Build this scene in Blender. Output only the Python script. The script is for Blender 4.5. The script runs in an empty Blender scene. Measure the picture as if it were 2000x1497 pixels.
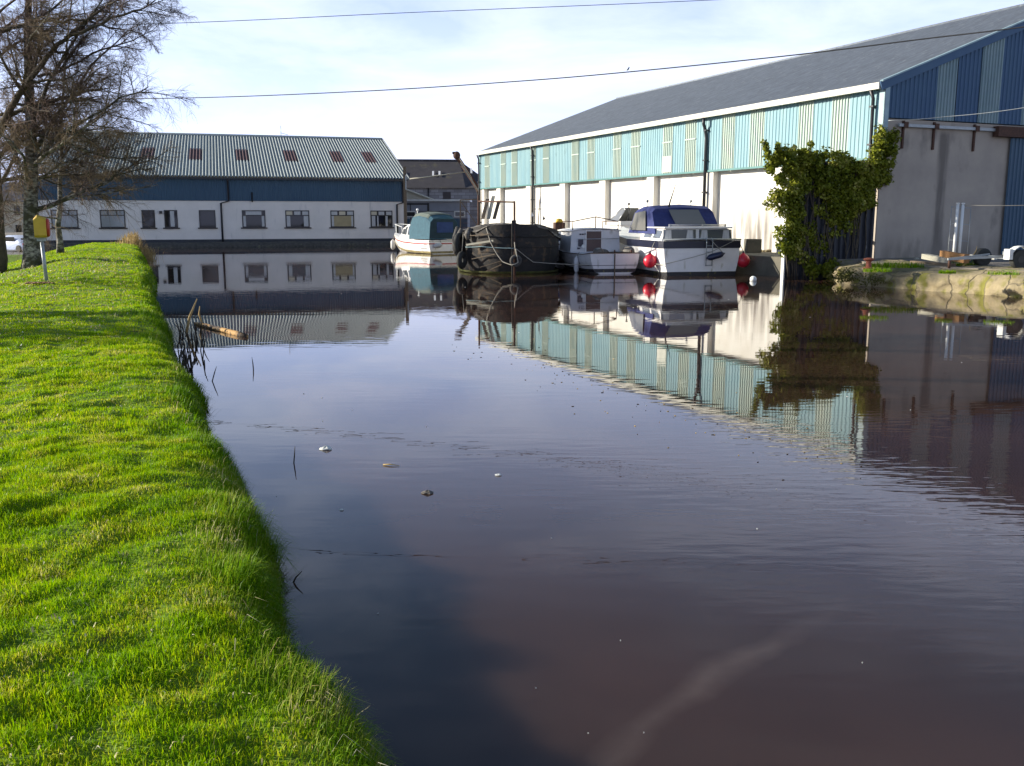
import bpy, math, random
import numpy as np
from math import sin, cos, pi, radians, sqrt, atan2
from mathutils import Vector, Matrix
random.seed(7)
S = bpy.context.scene
COL = S.collection

# ------------------------------------------------------------------ camera, sky, sun, exposure
CAMZ = 2.05
F, PW, PH, HORY = 1840.0, 2000.0, 1497.0, 428.0
PITCH = math.atan((PH / 2 - HORY) / F)
cd = bpy.data.cameras.new('camera'); cam = bpy.data.objects.new('camera', cd); COL.objects.link(cam)
cam.location = (0, 0, CAMZ); cam.rotation_euler = (pi / 2 - PITCH, 0, 0)
cd.sensor_width = 36.0; cd.lens = 36.0 * F / PW; cd.clip_end = 4000; cd.clip_start = 0.05
S.camera = cam

SUN_AZ, SUN_EL = radians(6), radians(18)      # azimuth measured from -X towards +Y
sdir = Vector((-cos(SUN_AZ) * cos(SUN_EL), sin(SUN_AZ) * cos(SUN_EL), sin(SUN_EL)))
sl = bpy.data.lights.new('sun', 'SUN'); sl.energy = 5.0; sl.angle = radians(0.5); sl.color = (1.0, 0.93, 0.80)
so = bpy.data.objects.new('sun', sl); COL.objects.link(so)
so.rotation_euler = sdir.to_track_quat('Z', 'Y').to_euler(); so.location = sdir * 60

W = bpy.data.worlds.new('World'); S.world = W; W.use_nodes = True
nt = W.node_tree; nt.nodes.clear()
def wn(t, **k):
    n = nt.nodes.new(t)
    for a, b in k.items(): setattr(n, a, b)
    return n
sky = wn('ShaderNodeTexSky'); sky.sky_type = 'NISHITA'; sky.sun_disc = False
sky.sun_elevation = SUN_EL; sky.sun_rotation = atan2(sdir.x, sdir.y)
sky.air_density = 1.0; sky.dust_density = 0.3; sky.ozone_density = 3.0
bg = wn('ShaderNodeBackground'); bg.inputs[1].default_value = 0.08
wo = wn('ShaderNodeOutputWorld')
tc = wn('ShaderNodeTexCoord'); mp = wn('ShaderNodeMapping'); mp.inputs['Scale'].default_value = (1.3, 1.0, 5.5)
mp.inputs['Rotation'].default_value = (0.0, 0.10, 0.2)
nz = wn('ShaderNodeTexNoise'); nz.inputs['Scale'].default_value = 2.2; nz.inputs['Detail'].default_value = 7; nz.inputs['Roughness'].default_value = 0.58
nz.inputs['Distortion'].default_value = 0.4
cr = wn('ShaderNodeValToRGB'); cr.color_ramp.elements[0].position = 0.42; cr.color_ramp.elements[1].position = 0.72
mx = wn('ShaderNodeMixRGB'); mx.inputs[2].default_value = (9.2, 9.7, 11.2, 1)
mm = wn('ShaderNodeMath', operation='MULTIPLY'); mm.inputs[1].default_value = 0.7
L = nt.links.new
sxyz = wn('ShaderNodeSeparateXYZ'); L(tc.outputs['Generated'], sxyz.inputs[0])       # pale winter haze low in the sky
hr = wn('ShaderNodeValToRGB'); hr.color_ramp.elements[0].position = 0.0; hr.color_ramp.elements[1].position = 0.41
hr.color_ramp.elements[0].color = (.88, .88, .88, 1); hr.color_ramp.elements[1].color = (.0, .0, .0, 1); L(sxyz.outputs[2], hr.inputs[0])
hz = wn('ShaderNodeMixRGB'); hz.inputs[2].default_value = (7.9, 8.9, 13.8, 1); L(hr.outputs[0], hz.inputs[0])
L(tc.outputs['Generated'], mp.inputs[0]); L(mp.outputs[0], nz.inputs['Vector']); L(nz.outputs['Fac'], cr.inputs[0])
cf_ = wn('ShaderNodeMapRange'); cf_.inputs[1].default_value = .20; cf_.inputs[2].default_value = .45; cf_.inputs[3].default_value = .65; cf_.inputs[4].default_value = .12; L(sxyz.outputs[2], cf_.inputs[0])
L(cf_.outputs[0], mm.inputs[1]); L(cr.outputs[0], mm.inputs[0]); L(mm.outputs[0], mx.inputs[0]); L(sky.outputs[0], hz.inputs[1]); L(hz.outputs[0], mx.inputs[1]); L(mx.outputs[0], bg.inputs[0]); L(bg.outputs[0], wo.inputs[0])
S.view_settings.view_transform = 'Standard'; S.view_settings.look = 'None'
S.view_settings.exposure = 0.86; S.view_settings.gamma = 1.0
S.cycles.max_bounces = 8; S.cycles.transparent_max_bounces = 8

# ------------------------------------------------------------------ geometry from the photograph
FW = np.array([0, cos(PITCH), -sin(PITCH)]); UP = np.array([0, sin(PITCH), cos(PITCH)]); RT = np.array([1., 0, 0]); CP = np.array([0, 0, CAMZ])
def ray(x, y):
    d = FW * F + RT * (x - PW / 2) - UP * (y - PH / 2); return d / np.linalg.norm(d)
def G(x, y, z=0.0):                     # where the sight line meets height z
    d = ray(x, y); t = (z - CAMZ) / d[2]; return CP + d * t
def D(x, y, dist):                      # where the sight line meets distance dist (along +Y)
    d = ray(x, y); return CP + d * (dist / d[1])

# ------------------------------------------------------------------ helpers
def tag(o, label=None, cat=None, group=None, kind=None):
    if label: o['label'] = label
    if cat: o['category'] = cat
    if group: o['group'] = group
    if kind: o['kind'] = kind
    return o
def empty(name, loc=(0, 0, 0), rz=0.0, label=None, cat=None, group=None):
    o = bpy.data.objects.new(name, None); COL.objects.link(o); o.location = loc; o.rotation_euler = (0, 0, rz)
    o.empty_display_size = 0.2
    return tag(o, label, cat, group)

class MB:
    def __init__(s): s.v = []; s.f = []; s.m = []; s.sm = []
    def add(s, vs, fs, mi=0, smooth=False):
        b = len(s.v); s.v.extend([tuple(map(float, p)) for p in vs])
        for f in fs: s.f.append(tuple(b + i for i in f)); s.m.append(mi); s.sm.append(smooth)
        return s
    def box(s, x0, x1, y0, y1, z0, z1, mi=0):
        vs = [(x, y, z) for z in (z0, z1) for y in (y0, y1) for x in (x0, x1)]
        return s.add(vs, [(0, 2, 3, 1), (4, 5, 7, 6), (0, 1, 5, 4), (2, 6, 7, 3), (0, 4, 6, 2), (1, 3, 7, 5)], mi)
    def beam(s, p, q, w, h, mi=0, up=(0, 0, 1)):
        p = Vector(p); q = Vector(q); d = (q - p).normalized(); u = Vector(up)
        if abs(d.dot(u)) > 0.98: u = Vector((1, 0, 0))
        a = d.cross(u).normalized(); b = a.cross(d).normalized()
        vs = [c + a * i * w / 2 + b * j * h / 2 for c in (p, q) for i, j in ((-1, -1), (1, -1), (1, 1), (-1, 1))]
        return s.add(vs, [(0, 1, 2, 3), (7, 6, 5, 4), (0, 4, 5, 1), (1, 5, 6, 2), (2, 6, 7, 3), (3, 7, 4, 0)], mi)
    def tube(s, pts, r, n=8, mi=0, cap=True, smooth=True):
        pts = [Vector(p) for p in pts]; k = len(pts)
        rs = list(r) if hasattr(r, '__len__') else [r] * k
        ref = Vector((0.13, 0.21, 1)).normalized(); b = len(s.v); prev = None
        for i, p in enumerate(pts):
            t = (pts[min(i + 1, k - 1)] - pts[max(i - 1, 0)])
            t = t.normalized() if t.length > 1e-9 else Vector((0, 0, 1))
            if prev is None:
                a = t.cross(ref if abs(t.dot(ref)) < 0.95 else Vector((1, 0, 0))).normalized()
            else:
                a = (prev - t * prev.dot(t))
                a = a.normalized() if a.length > 1e-6 else t.cross(ref).normalized()
            prev = a; c = t.cross(a)
            for j in range(n):
                q = 2 * pi * j / n; s.v.append(tuple(p + (a * cos(q) + c * sin(q)) * rs[i]))
        for i in range(k - 1):
            for j in range(n):
                s.f.append((b + i * n + j, b + i * n + (j + 1) % n, b + (i + 1) * n + (j + 1) % n, b + (i + 1) * n + j)); s.m.append(mi); s.sm.append(smooth)
        if cap:
            s.f.append(tuple(b + j for j in reversed(range(n)))); s.m.append(mi); s.sm.append(False)
            s.f.append(tuple(b + (k - 1) * n + j for j in range(n))); s.m.append(mi); s.sm.append(False)
        return s
    def loft(s, rings, closed=False, mi=0, smooth=True, cap0=False, cap1=False):
        n = len(rings[0]); b = len(s.v)
        for r in rings: s.v.extend([tuple(map(float, p)) for p in r])
        for i in range(len(rings) - 1):
            for j in range(n if closed else n - 1):
                s.f.append((b + i * n + j, b + i * n + (j + 1) % n, b + (i + 1) * n + (j + 1) % n, b + (i + 1) * n + j)); s.m.append(mi); s.sm.append(smooth)
        if cap0: s.f.append(tuple(b + j for j in reversed(range(n)))); s.m.append(mi); s.sm.append(False)
        if cap1: s.f.append(tuple(b + (len(rings) - 1) * n + j for j in range(n))); s.m.append(mi); s.sm.append(False)
        return s
    def ball(s, c, rx, ry=None, rz=None, nu=14, nv=9, mi=0):
        ry = ry or rx; rz = rz or rx
        rings = [[(c[0] + rx * sin(pi * i / nv) * cos(2 * pi * j / nu), c[1] + ry * sin(pi * i / nv) * sin(2 * pi * j / nu), c[2] + rz * cos(pi * i / nv)) for j in range(nu)] for i in range(1, nv)]
        rings = [[(c[0], c[1], c[2] + rz)] * nu] + rings + [[(c[0], c[1], c[2] - rz)] * nu]
        return s.loft(rings, closed=True, mi=mi)
    def torus(s, c, R, r, axis='y', nu=22, nv=8, mi=0, M=None):
        rings = []
        for i in range(nu + 1):
            a = 2 * pi * i / nu; ring = []
            for j in range(nv):
                q = 2 * pi * j / nv; p = Vector(((R + r * cos(q)) * cos(a), r * sin(q), (R + r * cos(q)) * sin(a)))
                if M is not None: p = M @ p
                ring.append(p + Vector(c))
            rings.append(ring)
        return s.loft(rings, closed=True, mi=mi)
    def build(s, name, mats, parent=None, label=None, bevel=0.0):
        me = bpy.data.meshes.new(name); me.from_pydata(s.v, [], s.f)
        if not isinstance(mats, (list, tuple)): mats = [mats]
        for m in mats: me.materials.append(m)
        me.polygons.foreach_set('material_index', s.m); me.polygons.foreach_set('use_smooth', s.sm)
        me.update()
        o = bpy.data.objects.new(name, me); COL.objects.link(o)
        if parent is not None: o.parent = parent
        if label: o['label'] = label
        if bevel:
            md = o.modifiers.new('edge', 'BEVEL'); md.width = bevel; md.segments = 2; md.limit_method = 'ANGLE'; md.angle_limit = radians(40)
        return o

# ------------------------------------------------------------------ materials (all procedural)
def mat(name, c, rough=0.6, var=0.25, scale=3.0, c2=None, stretch=(1, 1, 1), bump=0.0, bscale=30.0, metal=0.0, spec=0.5, thr=(0.35, 0.7), c3=None, s3=9.0, t3=(0.6, 0.72), trans=0.0, st3=None):
    m = bpy.data.materials.new(name); m.use_nodes = True; n = m.node_tree.nodes; l = m.node_tree.links.new
    bs = n['Principled BSDF']; bs.inputs['Roughness'].default_value = rough; bs.inputs['Metallic'].default_value = metal
    bs.inputs['Specular IOR Level'].default_value = spec
    if c2 is None: c2 = tuple(x * (1 - var) for x in c)
    t = n.new('ShaderNodeTexCoord'); mpn = n.new('ShaderNodeMapping'); mpn.inputs['Scale'].default_value = stretch; l(t.outputs['Object'], mpn.inputs[0])
    z = n.new('ShaderNodeTexNoise'); z.inputs['Scale'].default_value = scale; z.inputs['Detail'].default_value = 6; z.inputs['Roughness'].default_value = 0.6; l(mpn.outputs[0], z.inputs['Vector'])
    r = n.new('ShaderNodeValToRGB'); r.color_ramp.elements[0].position = thr[0]; r.color_ramp.elements[1].position = thr[1]
    r.color_ramp.elements[0].color = (*c, 1); r.color_ramp.elements[1].color = (*c2, 1); l(z.outputs['Fac'], r.inputs[0])
    out = r.outputs[0]
    if c3 is not None:
        z3 = n.new('ShaderNodeTexNoise'); z3.inputs['Scale'].default_value = s3; z3.inputs['Detail'].default_value = 5
        if st3:
            mp3 = n.new('ShaderNodeMapping'); mp3.inputs['Scale'].default_value = st3; l(t.outputs['Object'], mp3.inputs[0]); l(mp3.outputs[0], z3.inputs['Vector'])
        else: l(t.outputs['Object'], z3.inputs['Vector'])
        r3 = n.new('ShaderNodeValToRGB'); r3.color_ramp.elements[0].position = t3[0]; r3.color_ramp.elements[1].position = t3[1]; l(z3.outputs['Fac'], r3.inputs[0])
        x3 = n.new('ShaderNodeMixRGB'); l(r3.outputs[0], x3.inputs[0]); l(out, x3.inputs[1]); x3.inputs[2].default_value = (*c3, 1); out = x3.outputs[0]
    l(out, bs.inputs['Base Color'])
    if bump:
        zb = n.new('ShaderNodeTexNoise'); zb.inputs['Scale'].default_value = bscale; zb.inputs['Detail'].default_value = 4; l(mpn.outputs[0], zb.inputs['Vector'])
        bp = n.new('ShaderNodeBump'); bp.inputs['Strength'].default_value = 1.0; bp.inputs['Distance'].default_value = bump; l(zb.outputs['Fac'], bp.inputs['Height']); l(bp.outputs[0], bs.inputs['Normal'])
    if trans:
        tr = n.new('ShaderNodeBsdfTranslucent'); l(out, tr.inputs[0]); ms = n.new('ShaderNodeMixShader'); ms.inputs[0].default_value = trans
        l(bs.outputs[0], ms.inputs[1]); l(tr.outputs[0], ms.inputs[2]); l(ms.outputs[0], n['Material Output'].inputs['Surface'])
    return m
M = {}
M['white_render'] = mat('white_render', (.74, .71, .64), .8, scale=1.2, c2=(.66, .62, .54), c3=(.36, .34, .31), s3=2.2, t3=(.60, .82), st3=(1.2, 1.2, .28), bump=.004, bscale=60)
def add_dark_streaks(m, y0, y1, ztop, c, axis=1, full=2.2):
    n = m.node_tree.nodes; l = m.node_tree.links.new; b = n['Principled BSDF']; src = b.inputs['Base Color'].links[0].from_socket
    t = n.new('ShaderNodeTexCoord'); sx = n.new('ShaderNodeSeparateXYZ'); l(t.outputs['Object'], sx.inputs[0])
    def band(o, a, b_, c_, d_):
        r = n.new('ShaderNodeMapRange'); r.interpolation_type = 'SMOOTHSTEP'; l(o, r.inputs[0]); r.inputs[1].default_value = a; r.inputs[2].default_value = b_
        r2 = n.new('ShaderNodeMapRange'); r2.interpolation_type = 'SMOOTHSTEP'; l(o, r2.inputs[0]); r2.inputs[1].default_value = d_; r2.inputs[2].default_value = c_
        k = n.new('ShaderNodeMath'); k.operation = 'MULTIPLY'; l(r.outputs[0], k.inputs[0]); l(r2.outputs[0], k.inputs[1]); return k.outputs[0]
    mp_ = n.new('ShaderNodeMapping'); mp_.inputs['Scale'].default_value = (1.8, 2.2, .22); l(t.outputs['Object'], mp_.inputs[0]); z = n.new('ShaderNodeTexNoise'); z.inputs['Scale'].default_value = 1.6; z.inputs['Detail'].default_value = 6; l(mp_.outputs[0], z.inputs['Vector'])
    r = n.new('ShaderNodeValToRGB'); r.color_ramp.elements[0].position = .34; r.color_ramp.elements[1].position = .62; l(z.outputs['Fac'], r.inputs[0])
    k = n.new('ShaderNodeMath'); k.operation = 'MULTIPLY'; l(band(sx.outputs[axis], y0, y0 + (y1 - y0) * .25, y1 - (y1 - y0) * .25, y1), k.inputs[0]); l(band(sx.outputs[2], -1, 0, ztop - full, ztop), k.inputs[1])
    k2 = n.new('ShaderNodeMath'); k2.operation = 'MULTIPLY'; l(k.outputs[0], k2.inputs[0]); l(r.outputs[0], k2.inputs[1])
    x = n.new('ShaderNodeMixRGB'); l(k2.outputs[0], x.inputs[0]); l(src, x.inputs[1]); x.inputs[2].default_value = (*c, 1); l(x.outputs[0], b.inputs['Base Color'])
add_dark_streaks(M['white_render'], 4.9, 9.6, 3.6, (.17, .15, .13))  # darker upright streaks over one length of the lower wall
M['white_paint_wall'] = mat('white_paint_wall', (.76, .71, .66), .8, scale=.8, c2=(.68, .64, .59), c3=(.42, .41, .40), s3=1.6, t3=(.62, .85), st3=(1.3, 1.3, .35), bump=.003, bscale=50)
M['screen_paint'] = mat('screen_paint', (.010, .012, .020), .6, scale=2, c2=(.014, .016, .02), c3=(.18, .18, .17), s3=5, t3=(.66, .72), st3=(2, 2, .5))
M['concrete'] = mat('concrete', (.42, .36, .29), .9, scale=.7, c2=(.32, .275, .23), c3=(.09, .083, .077), s3=1.1, t3=(.58, .8), st3=(1, 1, .5), bump=.008, bscale=40)
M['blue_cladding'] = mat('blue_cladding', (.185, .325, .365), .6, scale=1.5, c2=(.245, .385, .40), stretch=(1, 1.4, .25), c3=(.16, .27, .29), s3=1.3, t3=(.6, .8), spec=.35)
M['blue_gable'] = mat('blue_gable', (.052, .105, .19), .6, scale=1.5, c2=(.065, .125, .20), stretch=(1, 1.4, .25), spec=.3)  # darker copy of the cladding blue, with the gable's shade in the colour
M['blue_dark'] = mat('blue_dark', (.042, .088, .14), .5, scale=1.5, c2=(.052, .102, .155), stretch=(1, 1.4, .25), spec=.3)
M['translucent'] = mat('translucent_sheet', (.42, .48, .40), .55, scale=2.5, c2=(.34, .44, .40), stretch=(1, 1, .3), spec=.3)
M['translucent_gable'] = mat('translucent_shaded', (.25, .33, .34), .6, scale=2.5, c2=(.18, .26, .28), stretch=(1, 1, .3), spec=.3)  # darker, bluer copy of the sheet that carries the gable's shade
M['translucent_broken'] = mat('new_sheet', (.62, .62, .52), .5)
M['teal_trim'] = mat('teal_trim', (.08, .22, .21), .5)
M['pale_trim'] = mat('pale_trim', (.30, .42, .45), .5)
M['gutter'] = mat('gutter_white', (.62, .60, .52), .6, scale=5, c2=(.48, .46, .38))
M['black_pipe'] = mat('black_pipe', (.018, .018, .022), .45)
M['roof_slate'] = mat('roof_fibre_cement', (.20, .225, .255), .85, scale=2.0, c2=(.135, .15, .172), stretch=(.6, 2.6, 1), c3=(.26, .28, .29), s3=3.2, t3=(.60, .70), st3=(.8, 3.2, 1), bump=.004, bscale=25)
M['roof_grey'] = mat('roof_sheet_pale', (.37, .40, .38), .8, scale=2, c2=(.31, .34, .32), spec=.2)
M['skylight'] = mat('skylight_red', (.105, .05, .045), .6, scale=8, c2=(.07, .03, .028))
M['dark_frame'] = mat('dark_frame', (.018, .014, .016), .4)
M['curtain'] = mat('curtain', (.60, .60, .58), .9, scale=9, c2=(.33, .33, .34), stretch=(6, 1, .3))
M['pane_reflection'] = mat('cream_reflection', (.40, .33, .19), .9, scale=2, c2=(.32, .26, .15))
M['plinth'] = mat('plinth_paint', (.035, .04, .05), .7)
M['stone_dark'] = mat('stone_dark', (.085, .08, .07), .95, scale=5, c2=(.04, .038, .034), c3=(.13, .13, .08), s3=3, bump=.03, bscale=8)
M['quay_stone'] = mat('quay_stone', (.33, .265, .15), .95, scale=2.6, c2=(.20, .165, .10), c3=(.17, .16, .03), s3=1.9, t3=(.5, .62), bump=.03, bscale=9)
def add_joints(m, sc, w, c):
    n = m.node_tree.nodes; l = m.node_tree.links.new; b = n['Principled BSDF']; src = b.inputs['Base Color'].links[0].from_socket
    t = n.new('ShaderNodeTexCoord'); nz_ = n.new('ShaderNodeTexNoise'); nz_.inputs['Scale'].default_value = 3; l(t.outputs['Object'], nz_.inputs['Vector'])
    ad = n.new('ShaderNodeMixRGB'); ad.blend_type = 'ADD'; ad.inputs[0].default_value = .25; l(t.outputs['Object'], ad.inputs[1]); l(nz_.outputs['Color'], ad.inputs[2])
    v = n.new('ShaderNodeTexVoronoi'); v.feature = 'DISTANCE_TO_EDGE'; v.inputs['Scale'].default_value = sc; l(ad.outputs[0], v.inputs['Vector'])
    r = n.new('ShaderNodeValToRGB'); r.color_ramp.elements[0].position = w * .3; r.color_ramp.elements[1].position = w; r.color_ramp.elements[0].color = (1, 1, 1, 1); r.color_ramp.elements[1].color = (0, 0, 0, 1); l(v.outputs['Distance'], r.inputs[0])
    x = n.new('ShaderNodeMixRGB'); l(r.outputs[0], x.inputs[0]); l(src, x.inputs[1]); x.inputs[2].default_value = (*c, 1); l(x.outputs[0], b.inputs['Base Color'])
    bp = n.new('ShaderNodeBump'); bp.invert = True; bp.inputs['Distance'].default_value = .02; l(r.outputs[0], bp.inputs['Height'])
    old = b.inputs['Normal'].links
    if old: l(old[0].from_socket, bp.inputs['Normal'])
    l(bp.outputs[0], b.inputs['Normal'])
add_joints(M['quay_stone'], 1.15, .035, (.17, .14, .085))
M['yard'] = mat('yard_gravel', (.235, .205, .165), .95, scale=2.2, c2=(.15, .13, .11), c3=(.10, .13, .03), s3=1.0, t3=(.58, .68), bump=.015, bscale=30)
M['dock_concrete'] = mat('dock_concrete', (.15, .135, .10), .9, scale=1.6, c2=(.085, .08, .06), bump=.01, bscale=20)
M['asphalt'] = mat('asphalt', (.11, .105, .11), .9, scale=2, c2=(.08, .08, .085))
M['ground'] = mat('far_ground', (.07, .08, .035), .95, scale=.2, c2=(.09, .085, .05))
M['rust'] = mat('rust', (.10, .045, .025), .85, scale=14, c2=(.05, .025, .018), bump=.003, bscale=60)
M['red_rust'] = mat('bollard_red', (.32, .085, .04), .7, scale=10, c2=(.2, .06, .03))
M['wood'] = mat('weathered_wood', (.17, .125, .08), .85, scale=3, c2=(.10, .075, .05), stretch=(2, 2, 12))
M['wood_orange'] = mat('wood_orange', (.33, .17, .06), .8, scale=4, c2=(.22, .11, .045))
M['wood_pale'] = mat('wood_pale', (.36, .34, .27), .8, scale=5, c2=(.34, .32, .25))
M['wood_log'] = mat('floating_log', (.42, .24, .08), .8, scale=2.6, c2=(.05, .032, .02), thr=(.54, .60))
M['gel_white'] = mat('boat_white', (.86, .83, .79), .3, scale=3, c2=(.80, .77, .72), c3=(.42, .38, .24), s3=4, t3=(.62, .8), st3=(1, 1, .4))
M['gel_grey'] = mat('boat_grey', (.64, .63, .63), .4, scale=2.5, c2=(.56, .55, .55), c3=(.27, .25, .2), s3=4, t3=(.62, .8), st3=(1, 1, .4))
M['antifoul'] = mat('hull_bottom', (.022, .022, .026), .5, c3=(.11, .10, .03), s3=6, t3=(.6, .7))
M['antifoul_yellow'] = mat('hull_bottom_scum', (.34, .28, .12), .6, scale=6, c2=(.15, .11, .05))
M['stripe_red'] = mat('stripe_red', (.38, .03, .03), .4)
M['navy'] = mat('canvas_navy', (.03, .042, .16), .85, scale=6, c2=(.02, .028, .11), bump=.006, bscale=12)
M['navy_paint'] = mat('navy_paint', (.012, .014, .035), .35)
M['teal_canvas'] = mat('canvas_teal', (.032, .10, .135), .85, scale=5, c2=(.022, .07, .10), bump=.008, bscale=10)
M['olive_canvas'] = mat('canvas_faded', (.12, .14, .115), .85, scale=5, c2=(.085, .11, .095))
M['clear_blue'] = mat('clear_window_blue', (.022, .055, .17), .55, spec=.2)
M['canvas_back'] = mat('canvas_dark_teal', (.012, .032, .045), .9, scale=5, c2=(.018, .045, .06), bump=.006, bscale=12)
M['brown_door'] = mat('door_brown', (.12, .075, .065), .6)
M['tar'] = mat('barge_steel', (.030, .026, .023), .8, scale=2.5, c2=(.013, .012, .011), stretch=(1, 1, 1.6), c3=(.10, .065, .035), s3=4.5, t3=(.55, .72), bump=.012, bscale=9)
M['tarp'] = mat('barge_tarp', (.14, .125, .105), .75, scale=4, c2=(.06, .053, .045), c3=(.34, .31, .26), s3=5, t3=(.58, .68), bump=.03, bscale=7)
M['moss'] = mat('waterline_moss', (.12, .13, .025), .9, scale=7, c2=(.05, .05, .02))
M['rubber'] = mat('rubber', (.022, .022, .022), .8, scale=8, c2=(.045, .045, .035))
M['rubber_grey'] = mat('rubber_dusty', (.075, .07, .062), .85, scale=8, c2=(.045, .042, .04))
M['rope'] = mat('rope', (.36, .33, .27), .9)
M['rope_blue'] = mat('rope_blue', (.30, .44, .46), .8)
M['buoy_red'] = mat('buoy_red', (.66, .022, .045), .35, scale=3, c2=(.55, .02, .04), c3=(.35, .05, .06), s3=5, t3=(.6, .8))
M['fender_white'] = mat('fender_white', (.58, .57, .53), .5, scale=8, c2=(.46, .45, .42))
M['fender_navy'] = mat('fender_navy', (.018, .024, .06), .35)
M['chrome'] = mat('metal_rail', (.5, .5, .5), .35, metal=.8)
M['galv'] = mat('galvanised', (.36, .38, .38), .5, metal=.4, scale=8, c2=(.28, .3, .3))
M['yellow'] = mat('lifebuoy_yellow', (.62, .40, .02), .5, scale=5, c2=(.50, .31, .02))
M['red_plastic'] = mat('red_plastic', (.5, .06, .03), .5)
M['slate_far'] = mat('barn_slate', (.052, .046, .050), .85, scale=1.2, c2=(.038, .034, .037), c3=(.085, .075, .05), s3=1.0, t3=(.6, .75))
M['grey_panel'] = mat('prefab_grey', (.30, .32, .37), .7, scale=1.3, c2=(.25, .27, .31))
M['cream'] = mat('cream_render', (.60, .53, .39), .85, scale=2, c2=(.52, .46, .34))
M['slate_blue'] = mat('slate_blue', (.075, .085, .12), .8)
M['car_white'] = mat('car_paint_pale', (.46, .52, .66), .25, scale=1, c2=(.44, .50, .64))
M['white_pvc'] = mat('white_pvc', (.74, .74, .70), .4, scale=3, c2=(.62, .62, .58))
M['cable'] = mat('cable', (.02, .02, .022), .6)
M['weed'] = mat('weed', (.022, .018, .010), .8, scale=9, c2=(.035, .03, .012))
M['litter'] = mat('litter_white', (.72, .72, .66), .6)
M['reed'] = mat('dry_reed', (.62, .46, .20), .8, scale=9, c2=(.34, .22, .08), trans=.2)
M['reed_dark'] = mat('dead_reed', (.05, .038, .022), .8)
M['leaf_brown'] = mat('leaf_brown', (.24, .12, .05), .8)
M['lamp_red'] = mat('tail_lamp', (.35, .02, .02), .3)

def glass_mat(name, c, rough=.03):
    m = bpy.data.materials.new(name); m.use_nodes = True; b = m.node_tree.nodes['Principled BSDF']
    b.inputs['Base Color'].default_value = (*c, 1); b.inputs['Roughness'].default_value = rough; b.inputs['IOR'].default_value = 1.52; b.inputs['Specular IOR Level'].default_value = .8
    return m
M['glass'] = glass_mat('window_glass', (.012, .013, .014)); M['glass'].node_tree.nodes['Principled BSDF'].inputs['Specular IOR Level'].default_value = .38; M['glass_pale'] = glass_mat('window_blind_glass', (.24, .26, .26), .08)
M['glass_boat'] = glass_mat('boat_glass', (.09, .10, .11), .06); M['vinyl'] = glass_mat('clear_vinyl', (.17, .165, .15), .15)

add_dark_streaks(M['concrete'], 2.6, 3.3, 5.3, (.17, .145, .12), 0, .3)  # drip stains below the track brackets
add_dark_streaks(M['concrete'], -1, 7.5, 1.7, (.21, .18, .145), 0, 1.0)  # damp along the foot of the gable
def coursed(name, c, c2, mort, bw, bh):
    m = bpy.data.materials.new(name); m.use_nodes = True; n = m.node_tree.nodes; l = m.node_tree.links.new; b = n['Principled BSDF']; b.inputs['Roughness'].default_value = .9
    t = n.new('ShaderNodeTexCoord'); mp = n.new('ShaderNodeMapping'); mp.inputs['Rotation'].default_value = (pi / 2, 0, 0); br = n.new('ShaderNodeTexBrick')
    br.inputs['Scale'].default_value = 1; br.inputs['Brick Width'].default_value = bw; br.inputs['Row Height'].default_value = bh; br.inputs['Mortar Size'].default_value = .02
    br.inputs['Color1'].default_value = (*c, 1); br.inputs['Color2'].default_value = (*c2, 1); br.inputs['Mortar'].default_value = (*mort, 1)
    l(t.outputs['Object'], mp.inputs[0]); l(mp.outputs[0], br.inputs['Vector']); l(br.outputs[0], b.inputs['Base Color'])
    return m
M['barn_stone'] = coursed('barn_stone', (.25, .25, .27), (.16, .16, .175), (.10, .10, .11), .9, .34)

def bark(name, pale, dark, sc):
    return mat(name, dark, .9, scale=sc, c2=pale, stretch=(1, 1, 2.4), thr=(.44, .56), bump=.02, bscale=14)
M['birch'] = mat('birch_bark', (.045, .038, .03), .9, scale=6, c2=(.40, .37, .31), stretch=(1, 1, 2.0), thr=(.42, .66), c3=(.06, .055, .03), s3=3, t3=(.5, .6), bump=.02, bscale=14)
M['bark'] = mat('dark_bark', (.060, .046, .033), .95, scale=8, c2=(.10, .08, .05), bump=.02, bscale=16)
M['twig'] = mat('twigs', (.19, .125, .10), .9, scale=2, c2=(.085, .055, .035))
M['twig_olive'] = mat('twigs_olive', (.24, .165, .09), .9, scale=2, c2=(.105, .07, .035))

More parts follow.
